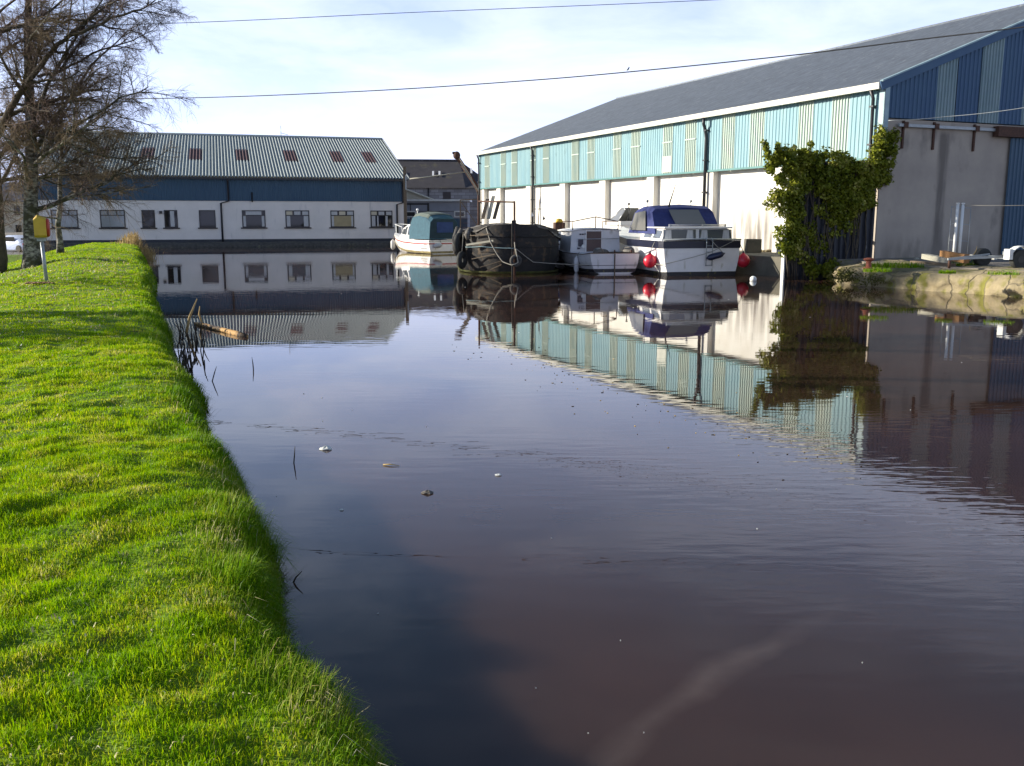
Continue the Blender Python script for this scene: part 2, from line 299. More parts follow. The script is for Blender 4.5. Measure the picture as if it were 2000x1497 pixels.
def plant_mat(name, cols, trans=.3, patch=1.0, rough=.45):
    m = bpy.data.materials.new(name); m.use_nodes = True; n = m.node_tree.nodes; l = m.node_tree.links.new
    b = n['Principled BSDF']; b.inputs['Roughness'].default_value = rough; b.inputs['Specular IOR Level'].default_value = .1
    g = n.new('ShaderNodeNewGeometry'); r = n.new('ShaderNodeValToRGB'); e = r.color_ramp.elements
    while len(e) < len(cols): e.new(.5)
    for i, (p, c) in enumerate(cols): e[i].position = p; e[i].color = (*c, 1)
    z = n.new('ShaderNodeTexNoise'); z.inputs['Scale'].default_value = patch; z.inputs['Detail'].default_value = 3; t = n.new('ShaderNodeTexCoord'); l(t.outputs['Object'], z.inputs['Vector'])
    a = n.new('ShaderNodeMath'); a.operation = 'MULTIPLY_ADD'; a.inputs[1].default_value = .55; l(g.outputs['Random Per Island'], a.inputs[0])
    a2 = n.new('ShaderNodeMath'); a2.operation = 'MULTIPLY_ADD'; a2.inputs[1].default_value = 1.5; a2.inputs[2].default_value = -.52; l(z.outputs['Fac'], a2.inputs[0]); l(a2.outputs[0], a.inputs[2])
    l(a.outputs[0], r.inputs[0]); l(r.outputs[0], b.inputs['Base Color'])
    tr = n.new('ShaderNodeBsdfTranslucent'); l(r.outputs[0], tr.inputs[0]); ms = n.new('ShaderNodeMixShader'); ms.inputs[0].default_value = trans
    l(b.outputs[0], ms.inputs[1]); l(tr.outputs[0], ms.inputs[2]); l(ms.outputs[0], n['Material Output'].inputs['Surface'])
    return m
M['grass'] = plant_mat('grass', [(.0, (.10, .24, .001)), (.25, (.20, .38, .001)), (.5, (.33, .49, .002)), (.72, (.46, .53, .006)), (.88, (.56, .50, .05)), (1.0, (.74, .66, .32))], .5, 2.4)
M['grass_tall'] = plant_mat('grass_tall', [(.0, (.07, .17, .001)), (.45, (.16, .31, .003)), (.75, (.29, .37, .02)), (.95, (.52, .46, .16)), (1.0, (.6, .52, .28))], .45, 2.0)
M['ivy'] = plant_mat('ivy', [(.0, (.045, .062, .006)), (.4, (.11, .13, .008)), (.8, (.21, .22, .025)), (1.0, (.38, .34, .10))], .15, 1.6, .35)
M['soil'] = mat('lawn_soil', (.10, .185, .002), .95, scale=5, c2=(.15, .22, .005), c3=(.09, .07, .025), s3=6, bump=.02, bscale=25)

M['straw'] = plant_mat('straw', [(.0, (.20, .14, .05)), (.3, (.45, .36, .16)), (.7, (.62, .55, .30)), (1.0, (.80, .78, .66))], .2, 3.0)
# water: peaty brown body, mirror surface, faint ripples
def water_mat():
    m = bpy.data.materials.new('canal_water'); m.use_nodes = True; n = m.node_tree.nodes; l = m.node_tree.links.new; b = n['Principled BSDF']
    m.node_tree.nodes['Principled BSDF'].subsurface_method = 'BURLEY'; b.inputs['Subsurface Weight'].default_value = 1; b.inputs['Subsurface Radius'].default_value = (1, .8, .7); b.inputs['Subsurface Scale'].default_value = .45
    b.inputs['Roughness'].default_value = .0; b.inputs['IOR'].default_value = 1.39; b.inputs['Specular IOR Level'].default_value = .5
    t = n.new('ShaderNodeTexCoord')
    def noise(scale, st, rot=0, det=3, rg=.5):
        mp = n.new('ShaderNodeMapping'); mp.inputs['Scale'].default_value = st; mp.inputs['Rotation'].default_value = (0, 0, rot); l(t.outputs['Object'], mp.inputs[0])
        z = n.new('ShaderNodeTexNoise'); z.inputs['Scale'].default_value = scale; z.inputs['Detail'].default_value = det; z.inputs['Roughness'].default_value = rg; l(mp.outputs[0], z.inputs['Vector']); return z.outputs['Fac']
    def ramp(x, p0, p1, c0=(0, 0, 0), c1=(1, 1, 1)):
        r = n.new('ShaderNodeValToRGB'); e = r.color_ramp.elements; e[0].position = p0; e[1].position = p1; e[0].color = (*c0, 1); e[1].color = (*c1, 1); l(x, r.inputs[0]); return r.outputs[0]
    def math(op, a, c):
        k = n.new('ShaderNodeMath'); k.operation = op
        for i, x in enumerate((a, c)):
            if isinstance(x, (int, float)): k.inputs[i].default_value = x
            else: l(x, k.inputs[i])
        return k.outputs[0]
    base = ramp(noise(.35, (1, 1, 1)), .38, .68, (.034, .019, .013), (.054, .029, .020))
    # a wandering trail of paler body colour
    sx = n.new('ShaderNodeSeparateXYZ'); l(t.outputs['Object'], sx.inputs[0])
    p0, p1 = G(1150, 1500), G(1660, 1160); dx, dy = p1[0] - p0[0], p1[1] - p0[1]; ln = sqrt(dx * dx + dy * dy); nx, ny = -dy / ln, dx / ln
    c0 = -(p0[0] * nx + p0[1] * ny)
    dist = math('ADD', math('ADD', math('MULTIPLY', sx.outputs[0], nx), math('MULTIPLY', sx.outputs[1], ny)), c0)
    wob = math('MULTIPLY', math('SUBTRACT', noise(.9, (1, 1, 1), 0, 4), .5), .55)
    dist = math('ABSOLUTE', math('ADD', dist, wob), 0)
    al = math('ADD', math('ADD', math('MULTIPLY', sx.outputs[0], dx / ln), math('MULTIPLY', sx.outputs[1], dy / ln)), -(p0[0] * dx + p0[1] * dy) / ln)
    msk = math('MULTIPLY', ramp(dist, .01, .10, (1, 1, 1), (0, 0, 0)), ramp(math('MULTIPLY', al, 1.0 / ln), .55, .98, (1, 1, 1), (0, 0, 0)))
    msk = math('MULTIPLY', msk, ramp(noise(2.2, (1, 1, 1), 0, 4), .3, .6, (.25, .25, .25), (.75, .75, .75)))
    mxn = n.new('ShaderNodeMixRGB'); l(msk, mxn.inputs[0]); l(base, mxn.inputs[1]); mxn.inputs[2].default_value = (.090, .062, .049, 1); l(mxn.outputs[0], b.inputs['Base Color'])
    rip = math('MULTIPLY', noise(2.6, (.7, 2.4, 1), .06, 2, .4), ramp(noise(.14, (1, 1.6, 1), 0, 2), .36, .60, (.12, .12, .12), (1, 1, 1)))
    bz_ = n.new('ShaderNodeVectorMath'); bz_.operation = 'DISTANCE'; l(t.outputs['Object'], bz_.inputs[0]); q_ = G(1880, 960); bz_.inputs[1].default_value = (float(q_[0]) + .6, float(q_[1]), 0)
    breeze = math('MULTIPLY', ramp(math('ADD', math('MULTIPLY', bz_.outputs['Value'], .165), math('MULTIPLY', noise(.5, (1, 1, 1), 0, 3), .25)), .25, .85, (1, 1, 1), (0, 0, 0)), 2.2)
    rip = math('ADD', rip, math('MULTIPLY', noise(4.2, (.7, 2.6, 1), .15, 2, .45), breeze))
    swell = math('MULTIPLY', noise(.9, (.6, 1.6, 1), .1, 2), .8)
    bp = n.new('ShaderNodeBump'); bp.inputs['Strength'].default_value = 1; bp.inputs['Distance'].default_value = .0011; l(math('ADD', rip, swell), bp.inputs['Height']); l(bp.outputs[0], b.inputs['Normal'])
    return m
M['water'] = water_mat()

# ------------------------------------------------------------------ numpy value noise
def vnoise(x, y, seed=0):
    xi = np.floor(x).astype(np.int64); yi = np.floor(y).astype(np.int64); fx = x - xi; fy = y - yi
    def h(a, b):
        k = (a * 374761393 + b * 668265263 + seed * 982451653) & 0x7fffffff; k = ((k ^ (k >> 13)) * 1274126177) & 0x7fffffff; return ((k ^ (k >> 16)) & 0xffff) / 65535.0
    ux = fx * fx * (3 - 2 * fx); uy = fy * fy * (3 - 2 * fy)
    return (h(xi, yi) * (1 - ux) + h(xi + 1, yi) * ux) * (1 - uy) + (h(xi, yi + 1) * (1 - ux) + h(xi + 1, yi + 1) * ux) * uy
def sstep(x): x = np.clip(x, 0, 1); return x * x * (3 - 2 * x)

# ------------------------------------------------------------------ lawn / bank terrain
BD = np.array([-.4, 1.0]) / sqrt(1.16); BN = np.array([-BD[1], BD[0]]); BP = np.array([.60, 0.0])   # along the bank, away from the water
def bank_xy(t, s): return BP[0] + BD[0] * s + BN[0] * t, BP[1] + BD[1] * s + BN[1] * t
def bank_ts(x, y): dx, dy = x - BP[0], y - BP[1]; return dx * BN[0] + dy * BN[1], dx * BD[0] + dy * BD[1]
def wig(s): return -.15 * sstep((8.8 - s) / 1.8) + .16 * (vnoise(s * .9, s * 0, 3) - .5) + .30 * (vnoise(s * .22, s * 0, 5) - .5) + 10 * sstep((s - 55.5) / 9.0) ** 2
def lawn_z(t, s):
    t = np.asarray(t, float); s = np.asarray(s, float); e = t - wig(s)
    zc = (.42 + .36 * sstep((s - 10) / 36)) * (1 - .95 * sstep((s - 55.5) / 4))
    z = np.where(e > 0, zc * (1 - .82 * np.exp(-np.maximum(e, 0) / .09) - .18 * np.exp(-np.maximum(e, 0) / .4)), 1.8 * e)
    z = z - .17 * np.maximum(0, e - 2.3) ** 1.25 * sstep((s - 9) / 22)
    fade = sstep(e / .5)
    b = .03 * (vnoise(t * 1.3, s * 1.7, 11) - .5) + .024 * (vnoise(t * 3.3, s * 4.2, 12) - .5) - .02 * sstep((vnoise(t * 2.6, s * 3.4, 17) - .68) / .2) + .05 * (vnoise(t * 6.5, s * 8, 13) - .5)
    z = z + b * fade * (1 + .0 * s) + .10 * fade * (vnoise(t * .5, s * .6, 14) - .5)
    return np.maximum(z, np.where(e > 1, np.where(s > 57, -1.1, -.85), -.6))
def lawn_at(x, y): t, s = bank_ts(x, y); return float(lawn_z(np.array([t]), np.array([s]))[0])
def grid_mesh(name, P, nu, nv, m):
    me = bpy.data.meshes.new(name); me.vertices.add(nu * nv); me.vertices.foreach_set('co', P.astype(np.float32).ravel())
    i = np.arange(nu - 1)[:, None] * nv + np.arange(nv - 1)[None]; q = np.stack([i, i + nv, i + nv + 1, i + 1], -1).reshape(-1, 4)
    me.loops.add(q.size); me.loops.foreach_set('vertex_index', q.ravel().astype(np.int32)); me.polygons.add(len(q))
    me.polygons.foreach_set('loop_start', np.arange(0, q.size, 4, dtype=np.int32)); me.polygons.foreach_set('loop_total', np.full(len(q), 4, np.int32))
    me.polygons.foreach_set('use_smooth', np.ones(len(q), bool)); me.materials.append(m); me.update(calc_edges=True)
    o = bpy.data.objects.new(name, me); COL.objects.link(o); return o
tt = np.concatenate([np.arange(-.35, 3.2, .045), np.arange(3.2, 4, .08), np.arange(4, 10, .16), np.arange(10, 26, .8)])
ss = np.concatenate([np.arange(-7, 2, .4), np.arange(2, 10, .05), np.arange(10, 28, .11), np.arange(28, 68, .35)])
TT, SS = np.meshgrid(tt, ss, indexing='ij'); X, Y = bank_xy(TT, SS); Z = lawn_z(TT, SS)
lawn = grid_mesh('lawn', np.stack([X, Y, Z], -1), len(tt), len(ss), M['soil']); tag(lawn, kind='structure')

def blades(name, x, y, z, Lh, w, lean, ang, m, droop=.35):
    n = len(x); bx, by = np.cos(ang), np.sin(ang); px, py = -by, bx
    P = np.zeros((n, 5, 3)); base = np.stack([x, y, z - .01], -1)
    side = np.stack([px, py, 0 * px], -1); out = np.stack([bx, by, 0 * bx], -1); upv = np.array([0, 0, 1.])
    mid = base + out * (lean * .4 * Lh)[:, None] + upv * (.6 * Lh * np.sqrt(np.maximum(.05, 1 - (lean * .5) ** 2)))[:, None]
    tip = base + out * (lean * Lh)[:, None] + upv * (Lh * np.sqrt(np.maximum(.03, 1 - lean ** 2)))[:, None] - upv * (droop * lean * lean * Lh)[:, None]
    P[:, 0] = base - side * (w / 2)[:, None]; P[:, 1] = base + side * (w / 2)[:, None]
    P[:, 2] = mid + side * (w * .4)[:, None]; P[:, 3] = mid - side * (w * .4)[:, None]; P[:, 4] = tip
    f = np.array([0, 1, 2, 0, 2, 3, 3, 2, 4]); idx = (np.arange(n)[:, None] * 5 + f[None]).ravel().astype(np.int32)
    me = bpy.data.meshes.new(name); me.vertices.add(n * 5); me.vertices.foreach_set('co', P.astype(np.float32).ravel())
    me.loops.add(len(idx)); me.loops.foreach_set('vertex_index', idx); me.polygons.add(len(idx) // 3)
    me.polygons.foreach_set('loop_start', np.arange(0, len(idx), 3, dtype=np.int32)); me.polygons.foreach_set('loop_total', np.full(len(idx) // 3, 3, np.int32))
    me.materials.append(m); me.update(calc_edges=True); o = bpy.data.objects.new(name, me); COL.objects.link(o); return o
RG = np.random.default_rng(4)
def scatter(n, t0, t1, s0, s1, sp=1.0):
    return RG.uniform(t0, t1, n), s0 + (s1 - s0) * RG.random(n) ** sp
T, Sx, LL, WW = [], [], [], []
for n, t0, t1, s0, s1, h, w in ((330000, .0, 3.4, 2.2, 8, .036, .0038), (200000, .0, 4.8, 8, 15, .036, .0062), (130000, .0, 6.8, 15, 28, .038, .011), (90000, .0, 9.0, 28, 58, .042, .022)):
    a, b = scatter(n, t0, t1, s0, s1); T.append(a + wig(b)); Sx.append(b)
    clump = .62 + .8 * vnoise(a * 2.9, b * 2.9, 21) * vnoise(a * 8, b * 8, 22) * 1.6
    LL.append(h * clump * RG.uniform(.6, 1.5, n)); WW.append(w * RG.uniform(.7, 1.3, n))
T = np.concatenate(T); Sx = np.concatenate(Sx); LL = np.concatenate(LL); WW = np.concatenate(WW)
x, y = bank_xy(T, Sx)
g = blades('grass', x, y, lawn_z(T, Sx), LL, WW, RG.uniform(.1, .85, len(x)), RG.uniform(0, 2 * pi, len(x)), M['grass']); tag(g, kind='stuff')
# longer growth hanging over the water's edge
T, Sx, LL, WW, LE, AN = [], [], [], [], [], []
outA = atan2(-BN[1], -BN[0])
for n, s0, s1, h, w in ((26000, 2.0, 8, .115, .0042), (14000, 8, 18, .11, .008), (11000, 18, 56, .10, .018)):
    b = RG.uniform(s0, s1, n); a = -.03 + RG.exponential(1, n) * (.10 + .26 * vnoise(b * 1.3, b * 0, 33)); k = (.3 + 1.3 * vnoise(b * 2.1, b * 0, 31) * (.6 + .8 * vnoise(b * .6, b * 0, 34))) * (.35 + .65 * np.exp(-a / .3)) * (.55 + .9 * vnoise(a * 6, b * 6, 36))
    T.append(a + wig(b)); Sx.append(b); LL.append(h * k * RG.uniform(.5, 1.4, n)); WW.append(w * RG.uniform(.6, 1.2, n)); LE.append(RG.uniform(.15, .9, n)); AN.append(outA + RG.normal(0, .95, n))
T, Sx, LL, WW, LE, AN = map(np.concatenate, (T, Sx, LL, WW, LE, AN)); x, y = bank_xy(T, Sx)
g = blades('bank_grass', x, y, lawn_z(T, Sx), LL, WW, LE, AN, M['grass_tall'], .5); tag(g, kind='stuff')

# pale dead stalks at the water's edge, straw, leaves and pale flecks in the lawn
n_ = 240; b = RG.uniform(2.2, 9, n_); a = RG.normal(.10, .10, n_); T = a + wig(b); x, y = bank_xy(T, b)
g = blades('dead_stalks', x, y, lawn_z(T, b), RG.uniform(.06, .17, n_) * (.6 + .6 * vnoise(b * 1.7, b * 0, 51)), RG.uniform(.002, .0042, n_) * np.maximum(1, b / 6), RG.uniform(.3, .97, n_), outA + RG.normal(0, 1.0, n_), M['straw'], .6); tag(g, kind='stuff')
n_ = 5200; b = 2.2 + 34 * RG.random(n_) ** 1.5; a = RG.uniform(.1, 1, n_) * np.minimum(3.2 + b * .12, 8); T = a + wig(b); x, y = bank_xy(T, b)
g = blades('lawn_straw', x, y, lawn_z(T, b) + .018, RG.uniform(.012, .035, n_) * np.maximum(1, b / 9), RG.uniform(.004, .009, n_) * np.maximum(1, b / 7), RG.uniform(.7, .97, n_), RG.uniform(0, 2 * pi, n_), M['straw'], .2); tag(g, kind='stuff')
# ------------------------------------------------------------------ water, far ground, yard, road
SH_U = np.array([-.403, .915]); SH_N = np.array([-.915, -.403]); SH_C = np.array([12.936, 33.89])
def shp(x, y): p = SH_C + SH_U * y - SH_N * x; return float(p[0]), float(p[1])     # shed frame -> world
def poly_obj(name, pts, z, m, thick=0.0, kind='structure'):
    b = MB(); n = len(pts)
    if thick:
        b.add([(p[0], p[1], z) for p in pts] + [(p[0], p[1], z - thick) for p in pts], [tuple(range(n))] + [(i + n, (i + 1) % n + n, (i + 1) % n, i) for i in range(n)])
    else: b.add([(p[0], p[1], z) for p in pts], [tuple(range(n))])
    o = b.build(name, m); tag(o, kind=kind); return o
QL = [(11.9, 33.2), (11.0, 32.3), (10.55, 30.25), (12.0, 27.4), (13.5, 24.9), (17, 18.7), (23, 8), (31, -6)]      # right-hand quay waterline
wpts = [bank_xy(.25, -12), (33, -12)] + QL[::-1] + [shp(-2.6, 0), shp(-2.6, 41), (-6.5, 74.2)] + [(-8.0 - .958 * k, 73.9 - .287 * k) for k in (0, 10, 18)] + [bank_xy(5.5, 62), bank_xy(.9, 56), bank_xy(.25, 40), bank_xy(.25, 20)]
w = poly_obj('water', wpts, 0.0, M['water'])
poly_obj('ground', [(-900, -300), (900, -300), (900, 1500), (-900, 1500)], -1.2, M['ground'])
poly_obj('road', [(-75, 52), (-29.5, 52), (-36, 120), (-110, 120)], -.8, M['asphalt'])
poly_obj('pavement', [(-300, 30), (-20, 30), (-36, 75), (-36, 300), (-300, 300)], -.84, M['asphalt'])
poly_obj('back_yard', [shp(-3.0, 40.6), shp(60, 40.6), (60, 150), (-60, 150), (-60, 100), (-14, 82), (-7.0, 76), (-6.6, 73.6)], .45, M['yard'], 1.2)
poly_obj('yard', [(p[0] + .9, p[1] + .35) for p in QL[1:]] + [(90, -6), (90, 60), shp(0.0, 1.0), shp(-2.0, .1)], .66, M['yard'], 1.0)
poly_obj('dock', [shp(-2.95, .25), shp(.4, .25), shp(.4, 40.7), shp(-2.95, 40.7)], .70, M['dock_concrete'], 1.2)

# ------------------------------------------------------------------ stone quay edge
def rough_strip(name, line, prof, m, amp, step, seed, parent=None):
    pts = [np.array(p, float) for p in line]; out = []
    for a, b in zip(pts[:-1], pts[1:]):
        k = max(1, int(np.linalg.norm(b - a) / step)); out += [a + (b - a) * i / k for i in range(k)]
    out.append(pts[-1]); out = np.array(out); tn = np.gradient(out, axis=0); tn /= np.linalg.norm(tn, axis=1)[:, None]; nn = np.stack([-tn[:, 1], tn[:, 0]], -1)
    arc = np.concatenate([[0], np.cumsum(np.linalg.norm(np.diff(out, axis=0), axis=1))])
    P = np.zeros((len(out), len(prof), 3))
    for j, (o_, z_) in enumerate(prof):
        d = amp * (vnoise(arc * 1.3 + 9, arc * 0 + j * .55, seed) - .5) * 2 + amp * .6 * (vnoise(arc * 4.3, arc * 0 + j * 1.1, seed + 1) - .5) * 2
        P[:, j, :2] = out + nn * (o_ + d * (.9 if 0 < j < len(prof) - 1 else .25))[:, None]; P[:, j, 2] = z_ + d * .35 * (0 if j == 0 else 1)
    o = grid_mesh(name, P, len(out), len(prof), m)
    if parent: o.parent = parent
    return o
prof = [(-.05, -.35), (-.02, 0.0), (.0, .10), (.02, .20), (.04, .30), (.07, .40), (.16, .50), (.45, .54), (.8, .60), (1.1, .64), (1.5, .67), (2.0, .672), (2.4, .60)]
q = rough_strip('stone_quay', QL[1:-1], prof, M['quay_stone'], .13, .06, 41)
tag(q, 'low lichen stained stone quay edge in sunshine below the concrete gable', 'quay')

# tufts of grass on the quay top
def tuft(cx, cy, cz, n, rad, h, w, m, name, label, cat, group=None, lean=.8):
    a = RG.uniform(0, 2 * pi, n); r = rad * np.sqrt(RG.random(n)); xx = cx + r * np.cos(a); yy = cy + r * np.sin(a) * .7
    o = blades(name, xx, yy, np.full(n, cz), h * RG.uniform(.4, 1.3, n), w * RG.uniform(.6, 1.3, n), RG.uniform(.05, lean, n), RG.uniform(0, 2 * pi, n), m); return tag(o, label, cat, group)
for (px, py, n, rad, h, lab) in ((1745, 519, 900, .9, .16, 'wide grass tuft on the quay top beside the rusty bollard'), (1885, 520, 420, .45, .22, 'bright green grass tuft on the quay in front of the timber planks'),
                                 (1960, 533, 200, .4, .10, 'small grass tuft on the quay nearest the trailer wheel'), (1815, 560, 150, .35, .12, 'mossy grass tuft at the waterline of the stone quay'), (1712, 528, 260, .4, .13, 'dry grass tuft right beside the foot of the rusty bollard'), (1850, 531, 260, .22, .10, 'thin sparse grass tuft at the very lip of the quay below the flat board')):
    p = G(px, py, .66 if py < 550 else .10); tuft(p[0], p[1], .62 if py < 550 else .05, n, rad, h, .016, M['grass_tall'], 'grass_tuft', lab, 'grass', 'grass tufts on the stone quay')

# ------------------------------------------------------------------ corrugated sheets
def corr(mb, y0, y1, z0, z1, pitch, depth, at, mi=0, phase0=0.0, sine=False):
    """corrugated strip; at(y, out, v) -> point, v in {0,1} bottom/top"""
    ys = []
    k = math.ceil((y0 - phase0) / pitch) - 1
    prof = [(0, 0), (.30, 0), (.42, 1), (.72, 1), (.84, 0)] if not sine else [(i / 8, .5 - .5 * cos(2 * pi * i / 8)) for i in range(8)]
    pts = []
    while phase0 + k * pitch < y1 + pitch:
        for a, b in prof: pts.append((phase0 + (k + a) * pitch, b * depth))
        k += 1
    def val(y):
        for (a, b), (c, d) in zip(pts[:-1], pts[1:]):
            if a <= y <= c: return b + (d - b) * (y - a) / max(1e-9, c - a)
        return 0
    seq = [(y0, val(y0))] + [p for p in pts if y0 + 1e-4 < p[0] < y1 - 1e-4] + [(y1, val(y1))]
    mb.loft([[at(y, o, v) for (y, o) in seq] for v in (0, 1)], smooth=False, mi=mi)

# ------------------------------------------------------------------ the big blue warehouse
wh = empty('warehouse', (SH_C[0], SH_C[1], 0), radians(23.755), 'long blue clad warehouse with white rendered wall bays standing beside the boats', 'warehouse')
LEN, HALF, EZ, SLP = 37.9, 11.2, 6.70, .375
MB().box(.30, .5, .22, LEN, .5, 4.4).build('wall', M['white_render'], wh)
MB().box(0, 2 * HALF, 0, .2, .5, 5.5).build('gable_wall', M['concrete'], wh, 'grey weathered concrete gable wall')
MB().box(22.2, 22.4, .22, LEN, .5, 6.7).build('wall', M['concrete'], wh)
MB().add([(.2, LEN, .4), (22.2, LEN, .4), (22.2, LEN, 6.6), (HALF, LEN, 10.7), (.2, LEN, 6.6)], [(4, 3, 2, 1, 0)]).build('end_wall', M['concrete'], wh)
for yn in (37.0, 34.09, 29.25, 24.46, 19.64, 14.78, 9.86, 4.99):
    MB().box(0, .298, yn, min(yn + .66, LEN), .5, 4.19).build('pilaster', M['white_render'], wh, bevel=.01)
strips = [(35.83, 36.72), (33.01, 33.85), (31.13, 32.07), (28.3, 29.15), (26.45, 27.32), (22.61, 23.5), (20.75, 21.64), (17.91, 18.79), (16.05, 16.95), (13.1, 13.99), (11.22, 12.07), (8.35, 9.23), (6.42, 7.3), (3.5, 4.35), (1.65, 2.5)]
side_at = lambda z0, z1: (lambda y, o, v: (-.03 - o, y, z1 if v else z0))
cl = MB(); cur = .02
for a, b in sorted(strips):
    corr(cl, cur, a, 0, 0, .2, .024, side_at(4.2, 6.56)); cur = b
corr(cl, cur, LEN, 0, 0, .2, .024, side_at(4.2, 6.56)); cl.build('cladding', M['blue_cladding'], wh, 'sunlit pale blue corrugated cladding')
for i, (a, b) in enumerate(sorted(strips)):
    s_ = MB(); corr(s_, a, b, 0, 0, .15, .04, side_at(4.2, 6.56))
    if abs(a - 13.1) < .01: s_.box(-.085, -.075, a + .04, b - .04, 4.25, 5.0, 1)
    if i > 3: s_.box(-.082, -.07, a, b, 5.62, 5.68, 0)
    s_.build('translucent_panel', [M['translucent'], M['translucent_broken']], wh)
MB().box(-.09, -.005, .02, LEN, 4.12, 4.197).build('sill_trim', M['teal_trim'], wh)
rf = MB()
corr(rf, -.06, LEN + .15, 0, 0, .17, .05, lambda y, o, v: ((HALF, y, EZ + SLP * HALF + o) if v else (-.22, y, EZ - .0825 + o)), sine=True)
corr(rf, -.06, LEN + .15, 0, 0, .17, .05, lambda y, o, v: ((HALF, y, EZ + SLP * HALF + o) if not v else (22.6, y, EZ - .0825 + o)), sine=True)
rf.tube([(HALF, -.06, EZ + SLP * HALF + .03), (HALF, LEN + .15, EZ + SLP * HALF + .03)], .09, 8)
rf.build('roof', M['roof_slate'], wh)
gu = MB(); gu.box(-.36, -.225, -.05, LEN + .1, 6.47, 6.69)
for k in range(20): gu.box(-.365, -.22, k * 1.95 + .4, k * 1.95 + .46, 6.465, 6.696)
gu.build('gutter', M['gutter'], wh)
for yp, kink in ((.38, 0), (10.3, 1), (28.6, 0), (37.6, 0)):
    d = MB()
    if kink: d.tube([(-.30, yp, 6.48), (-.30, yp, 6.2), (-.16, yp + .05, 5.95), (-.14, yp, 5.6), (-.14, yp, .72)], .075, 10)
    else: d.tube([(-.30, yp, 6.48), (-.16, yp, 6.2), (-.14, yp, 4.2), (-.14, yp, .72)], .06, 10)
    for zz in (5.9, 4.6, 3.2, 1.8): d.box(-.24, -.02, yp - .09, yp + .09, zz, zz + .06)
    d.build('downpipe', M['black_pipe'], wh)
gtop = lambda x: EZ - .12 + SLP * (x if x < HALF else 2 * HALF - x)
gst = [(2.34, 3.31), (4.46, 5.51), (6.71, 7.7), (13.2, 14.2), (16, 17)]
gat = lambda x, o, v: (x, -.03 - o, gtop(x) if v else 5.53)
gc = MB(); cur = .02
for a, b in gst: corr(gc, cur, a, 0, 0, .2, .035, gat); cur = b
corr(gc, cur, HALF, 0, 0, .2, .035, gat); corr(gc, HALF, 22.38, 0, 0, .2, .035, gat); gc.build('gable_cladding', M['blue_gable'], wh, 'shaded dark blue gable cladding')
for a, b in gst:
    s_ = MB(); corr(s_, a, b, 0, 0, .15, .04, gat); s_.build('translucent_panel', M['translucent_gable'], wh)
vb = MB(); vb.beam((-.3, -.09, EZ - .14), (HALF, -.09, EZ + SLP * HALF - .03), .05, .30); vb.beam((HALF, -.09, EZ + SLP * HALF - .03), (22.7, -.09, EZ - .14), .05, .30); vb.build('barge_board', M['blue_gable'], wh)
vb = MB(); vb.beam((-.3, -.10, EZ + .03), (HALF, -.10, EZ + SLP * HALF + .14), .14, .05); vb.build('verge_trim', M['pale_trim'], wh)
MB().box(-.10, .12, -.10, -.072, 5.0, 6.55).box(-.10, -.072, -.10, .16, 4.2, 6.5).build('corner_trim', M['pale_trim'], wh)
tr = MB(); tr.box(.6, 5.3, -.16, -.07, 5.24, 5.34); tr.box(5.32, 12.5, -.30, -.05, 5.05, 5.42, 1); tr.build('door_track', [M['galv'], M['rust']], wh)
for xb in (.9, 2.37, 4.38):
    MB().box(xb - .04, xb + .04, -.068, -.004, 4.5, 5.46).box(xb - .09, xb + .09, -.19, -.165, 5.2, 5.4).build('track_bracket', M['rust'], wh)
dr = MB(); corr(dr, 6.22, 11.5, 0, 0, .2, .035, lambda x, o, v: (x, -.10 - o, 5.04 if v else .72)); dr.build('sliding_door', M['blue_dark'], wh)

